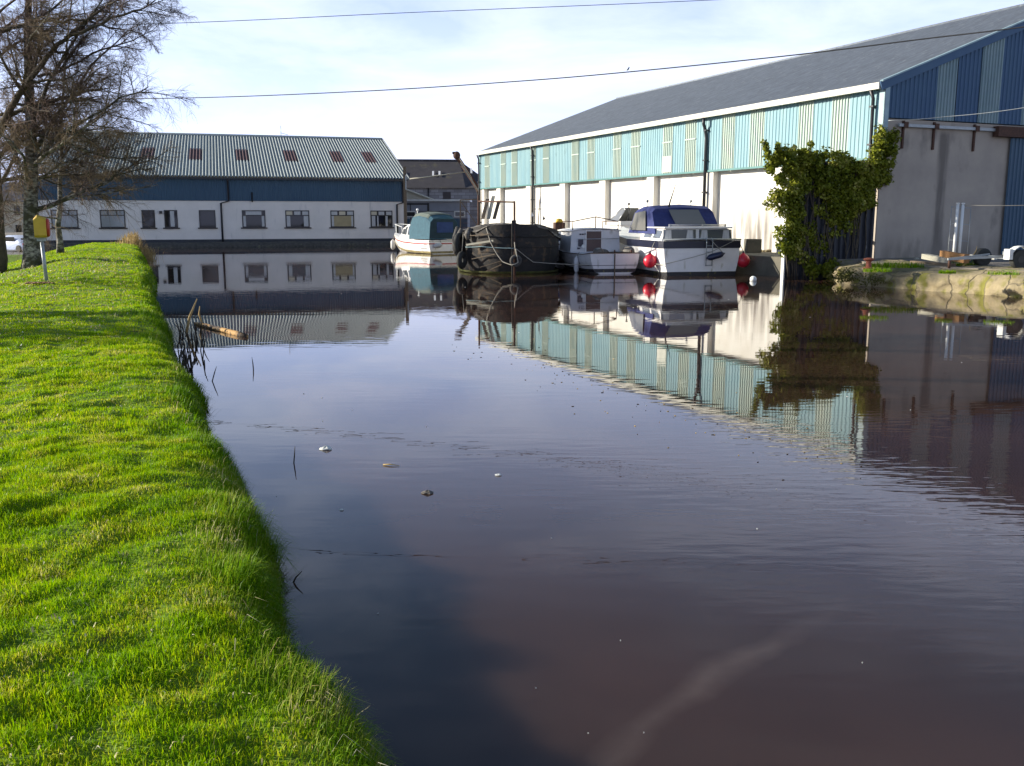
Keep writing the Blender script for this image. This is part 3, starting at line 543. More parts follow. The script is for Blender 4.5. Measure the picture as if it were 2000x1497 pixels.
# ------------------------------------------------------------------ corrugated screen jutting into the water + ivy
sc = empty('metal_screen', (SH_C[0], SH_C[1], 0), radians(23.755), 'dark blue corrugated metal screen jutting from the warehouse corner into the water', 'screen')
p_ = MB(); corr(p_, -3.96, -.06, 0, 0, .28, .07, lambda x, o, v: (x, .11 - o, 4.0 if v else -.3)); p_.build('panel', M['screen_paint'], sc)
MB().box(-4.02, -3.965, .02, .16, -.3, 4.05).build('edge_post', M['white_pvc'], sc)
MB().box(-3.96, -.06, .125, .19, 1.2, 1.3).build('rail', M['rust'], sc); MB().box(-3.96, -.06, .125, .19, 3.2, 3.3).build('rail', M['rust'], sc)
iv = empty('ivy', (SH_C[0], SH_C[1], 0), radians(23.755), 'bushy green ivy climbing over the dark metal screen at the warehouse corner', 'ivy')
def leaves(name, cl_, n, size, m, parent, flat=.5):
    """leaf clumps: list of (centre, radii, weight)"""
    wts = np.array([c[2] for c in cl_], float); wts /= wts.sum(); ids = RG.choice(len(cl_), n, p=wts)
    C_ = np.array([c[0] for c in cl_])[ids]; R_ = np.array([c[1] for c in cl_])[ids]
    d = RG.normal(size=(n, 3)); d /= np.linalg.norm(d, axis=1)[:, None]; P = C_ + d * R_ * (RG.random(n)[:, None] ** .45)
    nrm = d * .8 + RG.normal(size=(n, 3)) * .6 + np.array([-.2, -.3, .4]); nrm /= np.linalg.norm(nrm, axis=1)[:, None]
    a = np.cross(nrm, RG.normal(size=(n, 3))); a /= np.linalg.norm(a, axis=1)[:, None]; b = np.cross(nrm, a); s = size * RG.uniform(.5, 1.35, n)[:, None]
    V = np.stack([P - a * s * .1, P + a * s * .35 + b * s * .5, P + a * s * 1.0 + nrm * s * .12, P + a * s * .35 - b * s * .5], 1)
    mb = bpy.data.meshes.new(name); mb.vertices.add(n * 4); mb.vertices.foreach_set('co', V.astype(np.float32).ravel())
    f = np.array([0, 1, 2, 0, 2, 3]); idx = (np.arange(n)[:, None] * 4 + f).ravel().astype(np.int32)
    mb.loops.add(len(idx)); mb.loops.foreach_set('vertex_index', idx); mb.polygons.add(n * 2)
    mb.polygons.foreach_set('loop_start', np.arange(0, n * 6, 3, dtype=np.int32)); mb.polygons.foreach_set('loop_total', np.full(n * 2, 3, np.int32))
    mb.materials.append(m); mb.update(calc_edges=True); o = bpy.data.objects.new(name, mb); COL.objects.link(o)
    if parent: o.parent = parent
    return o
ivc = []
for (x_, z_, rx, rz, ry, wt) in ((-4.35, 3.3, .75, .95, .7, 10), (-4.2, 3.8, .7, .55, .6, 9), (-3.7, 4.0, .65, .42, .55, 6), (-3.0, 3.7, .8, .75, .55, 8), (-4.1, 2.4, .62, .8, .55, 7), (-3.9, 1.6, .38, .7, .35, 4), (-3.75, .95, .32, .5, .28, 2.5),
                                 (-2.2, 3.75, .85, .55, .5, 8), (-1.4, 3.7, .85, .5, .5, 7), (-.6, 3.9, .75, .55, .5, 7), (0.0, 4.4, .55, .65, .4, 5), (.35, 4.55, .4, .45, .3, 3), (-.05, 4.95, .2, .28, .18, .6),
                                 (-3.1, 3.0, .8, .6, .5, 6), (-.9, 2.6, .6, .5, .3, 4), (-1.8, 2.2, .6, .55, .25, 3.5), (.05, 3.85, .5, .55, .35, 5), (-2.2, 2.9, .8, .65, .45, 7), (-1.3, 2.95, .7, .6, .4, 5), (-.6, 3.3, .6, .5, .4, 4), (-3.0, .55, .35, .3, .3, 1.5), (-2.4, .35, .5, .3, .4, 2.2), (-1.9, .25, .4, .25, .4, 1.6), (-3.3, 1.6, .5, 1.0, .16, 1.2), (-2.4, 1.8, .7, .9, .12, 1.2), (-1.5, 2.1, .6, .7, .10, 1.0), (-3.0, .9, .5, .5, .12, .8)):
    ivc.append(((x_, .12 - ry * .35, z_), (rx, ry, rz), wt))
ivs = []
for (c_, r_, wt_) in ivc:
    k_ = max(3, int(7 * (r_[0] * r_[2]) ** .5 * 3))
    for _ in range(k_):
        a_, b_ = random.uniform(0, 2 * pi), random.random() ** .5; q_ = random.uniform(.14, .28)
        ivs.append(((c_[0] + cos(a_) * b_ * r_[0], c_[1] - abs(random.gauss(0, .4)) * r_[1] * (1.1 - b_), c_[2] + sin(a_) * b_ * r_[2]), (q_, min(q_, r_[1] * .8), q_ * random.uniform(.7, 1.2)), q_ * q_ * random.uniform(.4, 1.4) * min(1, .35 + wt_ / 5)))
for i in range(26):
    a_ = random.uniform(0, 2 * pi); ivs.append(((-4.3 + random.gauss(0, .55) if i < 14 else random.uniform(-3.5, .2), -.1 - random.random() * .4, 4.15 + random.random() * .4 if i < 10 else random.uniform(3.0, 4.1)), (.10, .10, random.uniform(.12, .3)), .018))
leaves('foliage', ivs, 38000, .088, M['ivy'], iv)
st_ = MB()
for i in range(26):
    x0 = random.uniform(-4.0, -.2); pts = []; zz = 0.0; xx = x0
    while zz < random.uniform(2.5, 4.3): pts.append((xx, .0 + random.uniform(-.05, .05), zz)); zz += .4; xx += random.uniform(-.16, .16)
    if len(pts) > 2: st_.tube(pts, [.02] * (len(pts) - 1) + [.008], 5)
st_.build('stems', M['bark'], iv)
# bramble at the foot of the quay
bp_ = G(1655, 540, .3); br = leaves('bramble', [((bp_[0], bp_[1] + .3, .3), (.55, .4, .26), 3), ((bp_[0] + .6, bp_[1] - .5, .22), (.45, .4, .2), 2)], 900, .05, plant_mat('bramble_leaf', [(0, (.05, .045, .012)), (.5, (.10, .10, .02)), (1, (.17, .13, .05))], .2, 2), None)
tag(br, 'dry brownish bramble hanging over the quay corner beside the ivy', 'bramble')

# ------------------------------------------------------------------ the long white building across the basin
wb = empty('long_white_building', (-8.4, 75, 0), radians(16.7), 'long white single storey building with striped sheet roof and dark windows', 'building')
MB().box(-27.0, 0, 0, .3, .55, 3.45).build('wall', M['white_paint_wall'], wb)
MB().box(-27.03, .03, -.03, .27, -1.2, .547).build('plinth', M['plinth'], wb)
MB().box(-27.0, -26.7, .32, 24, -1.2, 5.0).build('end_wall', M['white_paint_wall'], wb); MB().box(-.3, 0, .32, 24, -.5, 5.0).build('end_wall', M['white_paint_wall'], wb)
c_ = MB(); corr(c_, -27.05, .05, 0, 0, .18, .03, lambda x, o, v: (x, -.04 - o, 5.0 if v else 3.37)); c_.build('cladding', M['blue_dark'], wb)
MB().add([(.01, .3, 3.4), (.01, 24, 3.4), (.01, 24, 5.0), (.01, 12.2, 8.9), (.01, .3, 5.0)], [(0, 1, 2, 3, 4)]).build('gable_cladding', M['blue_dark'], wb)
rr = MB(); WR = 12.2; ratw = lambda x, o, v: ((x, WR, 8.98 + o) if v else (x, -.28, 5.08 + o))
corr(rr, -27.3, .3, 0, 0, .235, .12, ratw, sine=True); corr(rr, -27.3, .3, 0, 0, .235, .12, lambda x, o, v: ((x, WR, 8.98 + o) if not v else (x, 24.6, 5.0 + o)), sine=True)
rr.build('roof', M['roof_grey'], wb)
MB().beam((.33, -.28, 5.10), (.33, WR, 9.0), .06, .26).beam((.33, WR, 9.0), (.33, 24.6, 5.0), .06, .26).build('verge_trim', M['galv'], wb)
MB().tube([(-27.3, WR, 9.07), (.3, WR, 9.07)], .13, 8).build('ridge_cap', M['roof_grey'], wb)
MB().box(-27.2, .2, -.40, -.285, 4.92, 5.06).build('gutter', M['black_pipe'], wb)
for xc, wd in ((-22.3, 1.15), (-18.9, 1.15), (-15.4, 1.15), (-12.05, 1.15), (-8.2, 1.15), (-4.4, 1.0), (-1.4, 1.0)):
    k_ = MB(); n0 = .235; wd *= .88; x0 = round((xc - wd / 2) / n0) * n0; f0, f1 = .36, .63
    if xc == -1.4: x0 -= .4
    sl_ = lambda x, o, v: (x, -.28 + (WR + .28) * (f1 if v else f0), 5.08 + 3.9 * (f1 if v else f0) + o + .012)
    corr(k_, x0, x0 + wd, 0, 0, .235, .12, sl_, sine=True); k_.build('skylight', M['skylight'], wb)
def window(parent, x0, x1, z0, z1, bars=(), transom=None, curt=(), pale=False, y=0.0, pane_reflection=False):
    f = MB(); t = .07
    f.box(x0, x1, y - .03, y + .02, z0, z0 + t); f.box(x0, x1, y - .03, y + .02, z1 - t, z1); f.box(x0, x0 + t, y - .03, y + .02, z0 + t, z1 - t); f.box(x1 - t, x1, y - .03, y + .02, z0 + t, z1 - t)
    zt = z1 - (z1 - z0) * .30
    if transom:
        f.box(x0 + t, x1 - t, y - .027, y + .02, zt - .03, zt + .03)
        for b in bars: f.box(x0 + (x1 - x0) * b - .03, x0 + (x1 - x0) * b + .03, y - .024, y + .02, zt + .03, z1 - t)
    fo = f.build('window', M['dark_frame'], parent)
    MB().add([(x0 + t, y - .006, z0 + t), (x1 - t, y - .006, z0 + t), (x1 - t, y - .006, z1 - t), (x0 + t, y - .006, z1 - t)], [(0, 1, 2, 3)]).build('glass', M['glass_pale'] if pale else M['glass'], fo)
    if transom and not pale:
        edges = [0.0] + list(bars) + [1.0]
        for i_, (a, b) in enumerate(zip(edges[:-1], edges[1:])):
            if b - a > .2: MB().box(x0 + (x1 - x0) * a + .07, x0 + (x1 - x0) * b - .07, y - .012, y - .008, zt + .04, z1 - t - .01).build('top_reflection', M['curtain'] if (i_ + int(x0 * 7)) % 3 else M['cream'], fo)  # pale panels stand in for reflections in the top lights
    if pane_reflection: MB().box(x0 + t, x1 - t, y - .0115, y - .0075, z0 + t, zt - .03).build('pane_reflection', M['pane_reflection'], fo)  # cream panel stands in for a reflection in the lower pane
    for a, b in curt:
        MB().box(x0 + (x1 - x0) * a, x0 + (x1 - x0) * b, y - .012, y - .008, z0 + t, z1 - t if not transom else zt - .03).build('curtain', M['curtain'], fo)
    MB().box(x0 - .12, x1 + .12, y - .12, y - .032, z0 - .09, z0 - .002).build('sill', M['dark_frame'], fo)
for x0, x1, b, t_, c_, pale in ((-25.3, -23.55, (.33, .67), 1, (), 1), (-22.1, -20.42, (.33, .67), 1, (), 1), (-19.3, -18.4, (), 0, (), 0), (-17.76, -16.84, (), 0, ((.45, .75),), 0), (-15.34, -14.18, (), 0, (), 0),
                                (-12.29, -10.6, (.12, .88), 1, ((.05, .16), (.84, .95)), 0), (-9.13, -7.35, (.33, .67), 1, ((.05, .20), (.76, .95)), 0), (-5.76, -3.96, (.33, .67), 1, ((.05, .14), (.88, .95)), 0), (-2.7, -.98, (.33, .67), 1, ((.06, .22), (.3, .36), (.68, .78)), 0)):
    window(wb, x0, x1, 1.42, 2.69, b, t_, c_, pale, pane_reflection=(x0 == -5.76))
for pts in ([(-13.2, -.34, 4.92), (-13.2, -.12, 4.7), (-13.2, -.12, 3.35), (-13.75, -.06, 3.2), (-13.75, -.06, .1)], [(-.15, -.34, 4.92), (-.15, -.12, 4.7), (-.15, -.12, 3.3), (-.62, -.06, 3.15), (-.62, -.06, .5)]):
    MB().tube(pts, .07, 8).build('downpipe', M['black_pipe'], wb)
MB().tube([(-11.5, -.10, 4.0), (-11.5, -.10, 3.4), (-11.5, -.22, 3.33)], .06, 8).build('vent_pipe', M['black_pipe'], wb)
MB().box(-17.98 - .1, -17.98 + .1, -.16, -.002, 2.42, 2.62).build('wall_light', M['black_pipe'], wb)
ml = MB(); ml.tube([(-8.5, WR, 9.1), (-8.5, WR, 10.0)], .025, 6); ml.tube([(-8.5, WR, 9.4), (-7.9, WR, 9.25)], .02, 6); ml.build('aerial', M['galv'], wb)
# rough stone edging in front of it
lo = lambda x, y: (-8.4 + .958 * x - .287 * y, 75 + .287 * x + .958 * y)
sk = rough_strip('stone_edging', [lo(.8, -.95), lo(-6, -1.0), lo(-14, -1.05), lo(-20, -1.0), lo(-26, -1.0)][::-1], [(-.05, -.3), (0, .0), (.05, .1), (.12, .2), (.25, .28), (.5, .33), (.8, .36), (1.2, .30)], M['stone_dark'], .10, .2, 61)
tag(sk, 'dark rubble stone edging at the waterline under the white building', 'edging')

# ------------------------------------------------------------------ buildings in the gap and far left
bn = empty('stone_barn', (-9, 112, 0), 0, 'old stone barn with dark slate roof seen through the gap', 'barn')
MB().box(-9, 7.5, 0, 9, .3, 5.75).build('wall', M['barn_stone'], bn)
rb = MB(); rb.add([(-9.3, -.4, 5.6), (3.6, -.4, 5.6), (2.7, 4.5, 8.95), (-9.3, 4.5, 9.05), (3.6, 9.4, 5.6), (-9.3, 9.4, 5.6), (4.9, -.4, 5.62), (4.9, 4.5, 7.4), (14, -.4, 5.62), (14, 4.5, 7.4), (4.9, 9.4, 5.6), (14, 9.4, 5.6)],
      [(0, 1, 2, 3), (3, 2, 4, 5), (1, 6, 7, 2), (6, 8, 9, 7), (7, 9, 11, 10), (2, 7, 10, 4)]); rb.tube([(-9.3, 4.5, 9.05), (2.7, 4.5, 8.97)], .14, 6); rbo = rb.build('roof', M['slate_far'], bn)
for px, py in ((-4.6, 1.5), (-3.8, 1.5), (-.3, 1.5), (.45, 1.5), (4.2, 2.0)):
    MB().beam((px, py, 5.6 + (py + .4) * .69 + .12), (px - .05, py + .85, 5.6 + (py + 1.25) * .69 + .12), .22, .06).build('roof_light', M['gel_white'], rbo)
for px, z0 in ((-4.0, 4.75), (1.4, 4.75)):
    MB().box(px - .45, px + .45, -.05, -.003, z0 - .5, z0 + .4).build('window', M['slate_far'], bn)
MB().tube([(-.75, -.08, .4), (-.75, -.08, 5.6)], .07, 6).build('downpipe', M['black_pipe'], bn)

pf = empty('prefab_shed', (-10.2, 86, .45), 0, 'low grey flat roofed prefab shed with small white framed windows', 'shed')
MB().box(-.5, 6.2, 0, 5, 0, 3.15).build('wall', M['grey_panel'], pf)
MB().box(-.7, 6.4, -.3, 5.2, 3.155, 3.33).build('roof', M['white_pvc'], pf)
MB().box(-.5, 2.6, -.05, -.003, 2.85, 2.98).box(2.6, 2.78, -.06, -.003, 0, 3.0).box(1.05, 1.12, -.04, -.003, 1.5, 2.85).box(-.5, 6.2, -.03, -.003, 2.25, 2.29).build('trim', M['black_pipe'], pf)
for x0, x1 in ((.55, 1.6), (5.0, 6.0)):
    f = MB().box(x0, x1, -.045, -.003, 1.75, 2.3).build('window', M['white_pvc'], pf)
    MB().box(x0 + .12, x1 - .12, -.06, -.046, 1.85, 2.2).build('glass', M['glass'], f)
MB().box(.7, 1.5, -.07, -.003, 0, 1.6).build('door', M['blue_dark'], pf); MB().box(4.6, 6.19, -.07, -.003, 0, 1.65).build('door', M['blue_dark'], pf)
cs = empty('cream_shed', (-11.2, 95, .45), 0, 'small cream gabled shed just behind the grey prefab', 'shed')
MB().add([(-1, 0, 0), (4.0, 0, 0), (4.0, 0, 3.2), (.4, 0, 4.55), (-1, 0, 4.2), (-1, 4, 0), (4, 4, 0), (4, 4, 3.2), (.4, 4, 4.55), (-1, 4, 4.2)], [(0, 1, 2, 3, 4), (1, 6, 7, 2), (0, 4, 9, 5), (5, 9, 8, 7, 6)]).build('wall', M['cream'], cs)
MB().beam((.3, 2, 4.62), (4.3, 2, 3.12), 4.4, .12).beam((.3, 2, 4.62), (-1.3, 2, 4.2), 4.4, .12).build('roof', M['cream'], cs)

gt = empty('metal_gate', (-3.75, 69.5, .45), radians(-4), 'rusty framed mesh gate between the sheds and the warehouse', 'gate')
g_ = MB()
for a, b in (((0, 0, .05), (0, 0, 2.95)), ((1.45, 0, .05), (1.45, 0, 3.0)), ((0, 0, 2.95), (1.45, 0, 3.0)), ((0, 0, .3), (1.45, 0, .3))): g_.beam(a, b, .07, .07)
g_.beam((.05, -.02, 2.85), (1.4, -.02, .9), .05, .05); g_.build('frame', M['wood'], gt)
w_ = MB()
for i in range(16): w_.tube([(.06 + i * .09, .02, .3), (.06 + i * .09, .02, 2.94)], .008, 4)
for i in range(9): w_.tube([(.0, .03, .4 + i * .3), (1.45, .03, .4 + i * .3)], .008, 4)
w_.build('mesh_panel', M['rust'], gt)
post = empty('timber_post', (-8.05, 72.2, .3), 0, 'tall weathered timber post standing at the corner of the white building', 'post')
MB().beam((0, 0, 0), (.02, 0, 5.6), .24, .22).build('shaft', M['wood'], post); MB().beam((.1, -.12, 3.9), (.1, -.12, 5.0), .05, .08).build('bracket', M['galv'], post)

cr_ = empty('derrick', (-2.3, 71.5, .5), 0, 'leaning rusty derrick with a round head and guy rods behind the warehouse', 'derrick')
d0 = D(940, 400, 71.5); d1 = D(897, 312, 71.5); o0 = Vector((-2.3, 71.5, .5)); loc = lambda px, py, dd: Vector(D(px, py, dd)) - o0
MB().beam(Vector((0.3, .4, 0)), loc(936, 372, 72), .3, .3).beam(loc(940, 380, 72), loc(903, 322, 71.5), .22, .26).beam(loc(903, 322, 71.5), loc(895, 310, 71.5), .3, .3).build('jib', M['rust'], cr_)
hb = MB(); hb.ball(loc(892, 304, 71.5), .27, .2, .30); hb.box(*(lambda c: (c[0] - .32, c[0] + .02, c[1] - .1, c[1] + .1, c[2] + .10, c[2] + .26))(loc(892, 304, 71.5))); hb.build('head_block', M['rust'], cr_)
MB().beam(loc(899, 318, 71.2), loc(935, 374, 71.2), .10, .10).build('stay_rod', M['wood_pale'], cr_)
MB().tube([loc(800, 350, 72), loc(850, 344, 72), loc(910, 336, 71.5)], .05, 6).build('guy_rod', M['wood_pale'], cr_)
MB().tube([loc(897, 310, 71.3), loc(920, 345, 71.3), loc(938, 395, 71.3)], .02, 5).build('cable', M['rope'], cr_)

th = empty('terraced_house', (-70, 122, -.8), radians(8), 'cream terraced house with blue slate roof at the far end of the road', 'house')
MB().box(-3, 14.5, 0, 8, 0, 5.2).build('wall', M['cream'], th)
MB().add([(-3.2, -.3, 5.0), (14.7, -.3, 5.0), (14.7, 4, 7.6), (-3.2, 4, 7.6), (-3.2, 8.3, 5.0), (14.7, 8.3, 5.0)], [(0, 1, 2, 3), (3, 2, 5, 4)]).build('roof', M['slate_blue'], th)
for i in range(6):
    for z0, z1 in ((.6, 2.1), (3.3, 4.5)):
        MB().box(-1.6 + i * 2.6, -.9 + i * 2.6, -.05, -.003, z0, z1).build('window', M['glass'], th)
MB().box(3.3, 3.7, -.08, -.003, 0, 5.0).build('downpipe', M['wood'], th)

# ------------------------------------------------------------------ parked car on the far road
cp = G(37, 492, -.8); car = empty('parked_car', (cp[0], cp[1], -.8), radians(62), 'small pale hatchback parked by the road beyond the trees', 'car')
def car_ring(y, w, z0, z1, z2, ww): return [(-w, y, z0), (-w, y, z1), (-ww, y, z2), (ww, y, z2), (w, y, z1), (w, y, z0)]
b_ = MB(); b_.loft([car_ring(-1.9, .72, .3, .62, .70, .66), car_ring(-1.75, .82, .22, .80, .88, .74), car_ring(-1.2, .84, .2, .86, 1.1, .72), car_ring(-.7, .84, .2, .88, 1.42, .60), car_ring(.6, .84, .2, .88, 1.44, .60), car_ring(1.2, .84, .2, .86, .98, .72), car_ring(1.9, .78, .24, .72, .80, .7), car_ring(2.05, .66, .3, .6, .66, .6)], cap0=True, cap1=True)
b_.build('body', M['car_white'], car)
MB().box(-.55, .55, -1.34, -1.2, .92, 1.2).box(-.855, -.845, -.75, .55, .92, 1.3).box(.845, .855, -.75, .55, .92, 1.3).build('windows', M['glass'], car)
for sx_ in (-1, 1): MB().box(sx_ * .72 - .1, sx_ * .72 + .1, -1.93, -1.76, .62, .78).build('tail_lamp', M['lamp_red'], car)
for sx_ in (-.84, .84):
    for sy in (-1.25, 1.25): MB().tube([(sx_ - .09, sy, .3), (sx_ + .09, sy, .3)], .3, 16).build('wheel', M['rubber'], car)
# ------------------------------------------------------------------ boats
def hull_rings(sts, f0=0.0, f1=1.0, off=0.0, n=4, keel=True):
    """station: (y, sheer half beam, sheer z, chine half beam, chine z, keel z); f runs from sheer (0) to chine (1)"""
    rings = []
    for (y, bs, zs, bc, zc, zk) in sts:
        half = []
        for i in range(n + 1):
            f = f0 + (f1 - f0) * i / n; bul = .05 * sin(pi * f) * min(1, bs)
            half.append((bs + (bc - bs) * f + bul + off, y + (off if y == sts[-1][0] else 0), zs + (zc - zs) * f))
        rings.append(half)
    return rings
def make_hull(parent, sts, m, bands=(), deck=None, bottom=None):
    r = hull_rings(sts); rings = []
    for h, s in zip(r, sts):
        left = [(-x, y, z) for x, y, z in h]
        rings.append(left + [(0, s[0], s[5])] + h[::-1])
    b = MB(); b.loft(rings, smooth=False, cap0=True); hull = b.build('hull', m, parent)
    for (f0, f1, mm_, nm, off) in bands:
        q = MB(); rr_ = hull_rings(sts, f0, f1, off, 2)
        for sg in (-1, 1): q.loft([[(sg * x, y, z) for x, y, z in h] for h in rr_], smooth=False)
        h0 = rr_[0]; q.add([(-h0[0][0], sts[0][0] - off, h0[0][2]), (h0[0][0], sts[0][0] - off, h0[0][2]), (h0[-1][0], sts[0][0] - off, h0[-1][2]), (-h0[-1][0], sts[0][0] - off, h0[-1][2])], [(0, 1, 2, 3)])
        q.build(nm, mm_, parent)
    if deck:
        q = MB(); q.loft([[(-s[1], s[0], s[2]), (0, s[0], s[2] + .04), (s[1], s[0], s[2])] for s in sts], smooth=False); q.build('deck', deck, parent)
    return hull
def cabin(rings): # ring: (y, half bottom, half top, z bottom, z top)
    b = MB(); b.loft([[(-wb_, y, zb), (-wt, y, zt - .03), (-wt * .93, y, zt), (wt * .93, y, zt), (wt, y, zt - .03), (wb_, y, zb)] for (y, wb_, wt, zb, zt) in rings], smooth=False, cap0=True, cap1=True); return b
def side_win(b, r0, r1, u0, u1, v0, v1, sg, off=.012, mi=0):
    def pt(u, v):
        y = r0[0] + (r1[0] - r0[0]) * u; wb_ = r0[1] + (r1[1] - r0[1]) * u; wt = r0[2] + (r1[2] - r0[2]) * u; zb = r0[3] + (r1[3] - r0[3]) * u; zt = r0[4] + (r1[4] - r0[4]) * u
        return (sg * (wb_ + (wt - wb_) * v + off), y, zb + (zt - zb) * v)
    b.add([pt(u0, v0), pt(u1, v0), pt(u1, v1), pt(u0, v1)], [(0, 1, 2, 3)], mi)
def end_win(b, y, off, x0, x1, z0, z1, slope=0.0, mi=0, inset=0.0):
    b.add([(x0, y - off, z0), (x1, y - off, z0), (x1 - inset, y - off + slope, z1), (x0 + inset, y - off + slope, z1)], [(0, 1, 2, 3)], mi)

# --- small white cruiser with teal canopy
lb = empty('cabin_cruiser', (-3.98, 56.7, 0), radians(35), 'small white cabin cruiser with red stripe and teal canvas canopy', 'boat')
sts = [(0, 1.10, .80, .98, .05, -.3), (1.5, 1.18, .80, 1.05, .05, -.3), (3.2, 1.12, .86, .88, .08, -.3), (4.6, .82, .96, .48, .16, -.2), (5.6, .42, 1.06, .16, .28, .0), (6.2, .07, 1.14, .02, .55, .45)]
make_hull(lb, sts, M['gel_white'], [(.04, .13, M['gutter'], 'rub_rail', .02), (.22, .31, M['stripe_red'], 'stripe', .01), (.86, 1.02, M['antifoul_yellow'], 'waterline_scum', .012)], M['gel_white'])
for i in range(3): MB().box(-1.13, -1.09, .25, .95, .52 - i * .11, .545 - i * .11).build('hull_vent', M['navy_paint'], lb)
ca = [(2.0, .98, .80, .82, 1.72), (3.1, .95, .74, .88, 1.74), (4.1, .80, .56, .95, 1.50), (4.75, .52, .36, 1.0, 1.12)]
cabin(ca).build('cabin', M['gel_white'], lb)
wn_ = MB(); side_win(wn_, ca[1], ca[2], .02, .42, .25, .85, -1); side_win(wn_, ca[1], ca[2], .55, .85, .3, .8, -1); side_win(wn_, ca[0], ca[1], .25, .9, .25, .85, -1); wn_.build('cabin_window', M['glass_boat'], lb)
cn = MB(); cn.loft([[(-1.02, y, .86), (-.93, y, zt - .25), (-.72, y, zt - .04), (-.3, y, zt + .02), (.3, y, zt + .02), (.72, y, zt - .04), (.93, y, zt - .25), (1.02, y, .86)] for y, zt in ((.12, 2.10), (.6, 2.34), (1.5, 2.44), (2.25, 2.36), (2.6, 1.9))], smooth=False, cap0=True, cap1=True)
cn.build('canopy', M['teal_canvas'], lb)
cp2 = MB(); cp2.loft([[(-.90, y, zt - .22), (-.73, y, zt - .03), (-.3, y, zt + .03), (.3, y, zt + .03), (.73, y, zt - .03), (.90, y, zt - .22)] for y, zt in ((.45, 2.28), (.6, 2.35), (1.5, 2.45), (2.2, 2.38))], smooth=False); cp2.build('canopy_top', M['olive_canvas'], lb)
cb = MB(); cb.add([(-.99, .11, .90), (.99, .11, .90), (.90, .11, 1.84), (.70, .11, 2.04), (-.70, .11, 2.04), (-.90, .11, 1.84)], [(0, 1, 2, 3, 4, 5)]); cb.build('canopy_back', M['canvas_back'], lb)
cw = MB(); end_win(cw, .12, .024, -.50, .62, 1.25, 1.86, .0); cw.build('canopy_window', M['clear_blue'], lb)
ws = MB(); ws.add([(-.95, 2.62, 1.05), (-.80, 2.35, 1.95), (-.82, 1.7, 1.95), (-.99, 1.6, 1.05)], [(0, 1, 2, 3)]); ws.add([(-.8, 2.95, 1.72), (.8, 2.95, 1.72), (.7, 2.6, 2.2), (-.7, 2.6, 2.2)], [(0, 1, 2, 3)]); ws.build('windscreen', M['glass_boat'], lb)
rl = MB(); rl.tube([(-.75, 3.9, 1.05), (-.72, 4.0, 1.55), (-.62, 4.8, 1.66), (-.25, 5.8, 1.72), (0, 6.15, 1.72), (.25, 5.8, 1.72), (.62, 4.8, 1.66), (.75, 3.9, 1.1)], .022, 6)
rl.tube([(0, 6.1, 1.72), (0, 6.05, 1.15)], .02, 6); rl.tube([(-.5, 5.2, 1.68), (-.5, 5.2, 1.02)], .02, 6); rl.build('bow_rail', M['white_pvc'], lb)
MB().tube([(-.55, 2.3, 2.3), (-.55, 2.3, 2.55)], .03, 6).ball((-.55, 2.3, 2.6), .08).build('mast_light', M['gel_white'], lb)
def fender(loc_, rot, ln, r, m, label, name='fender', group=None, hang=None):
    t = empty(name, loc_, 0, label, 'fender', group); R = Matrix.Rotation(rot[1], 3, rot[0]) if rot else Matrix.Identity(3)
    prof_ = [(0, -ln / 2 - .04, .02), (0, -ln / 2, .35), (0, -ln / 2 + .07, .85), (0, -ln / 2 + .14, 1), (0, ln / 2 - .14, 1), (0, ln / 2 - .07, .85), (0, ln / 2, .35), (0, ln / 2 + .05, .12)]
    b = MB(); b.tube([R @ Vector((0, 0, z)) for _, z, k in prof_], [r * k for _, z, k in prof_], 12); b.build('body', m, t)
    if hang is not None:
        b = MB(); b.tube([R @ Vector((0, 0, ln / 2)), Vector(hang) - Vector(loc_)], .012, 5); b.build('lanyard', M['rope'], t)
    return t
def lw(o, p):   # local point of a boat in world space
    a = o.rotation_euler.z; return Vector((o.location.x + cos(a) * p[0] - sin(a) * p[1], o.location.y + sin(a) * p[0] + cos(a) * p[1], p[2]))
fender(lw(lb, (-.45, 5.75, .42)), None, .62, .15, M['fender_white'], 'white fender hanging at the bow of the teal canopied cruiser', group=None, hang=lw(lb, (-.4, 5.6, 1.05)))
fender(lw(lb, (-.62, -.17, .50)), ('Y', radians(80)), .5, .14, M['fender_white'], 'white fender lying across the transom of the teal canopied cruiser', hang=lw(lb, (-.35, 0, .8)))

# --- dark canal barge, bow towards the camera
bg_ = empty('canal_barge', (.06, 35.55, 0), radians(4), 'large dark steel canal barge with ragged tarpaulin and bluff bow', 'barge')
def bb(y): return 1.98 * (max(0.0, 1 - (1 - min(y, 2.5) / 2.5) ** 2.2)) ** .5
def bz(y): return 1.50 + .36 * max(0.0, 1 - y / 2.4) ** 1.2
ys = [0, .05, .15, .3, .5, .8, 1.2, 1.7, 2.5, 4, 7, 10, 12.5, 13.6]
def bring(y, off=0.0, z0=-.4, z1=None, n=9, xs=1.0):
    b0 = max(.04, bb(y)) * (1.0 if y < 12 else (.8 if y < 13 else .5)); zt = bz(y) if z1 is None else z1; half = []
    for i in range(n + 1):
        f = i / n; z = zt + (z0 - zt) * f; k = 1 - .30 * max(0, (f - .45) / .55) ** 2 * (1 if y < 4 else .4)
        sg_ = .008 * sin(z * 5.1 + y * 2.0)
        half.append((b0 * k + off + sg_, y + (-off if y < .4 else 0) - .05 * f * (y < .4) + .28 * f * f * max(0, 1 - y / 2.0), z))
    return half
b = MB(); b.loft([[(-x, y, z) for x, y, z in bring(y)] + [(x, y, z) for x, y, z in bring(y)[::-1]] for y in ys], smooth=True, cap1=True); b.build('hull', M['tar'], bg_)
b = MB(); b.loft([[(-x, y, z) for x, y, z in bring(y, .012, -.05, .10, 2)] + [(x, y, z) for x, y, z in bring(y, .012, -.05, .10, 2)[::-1]] for y in ys], smooth=True)
b.build('waterline_moss', M['moss'], bg_)
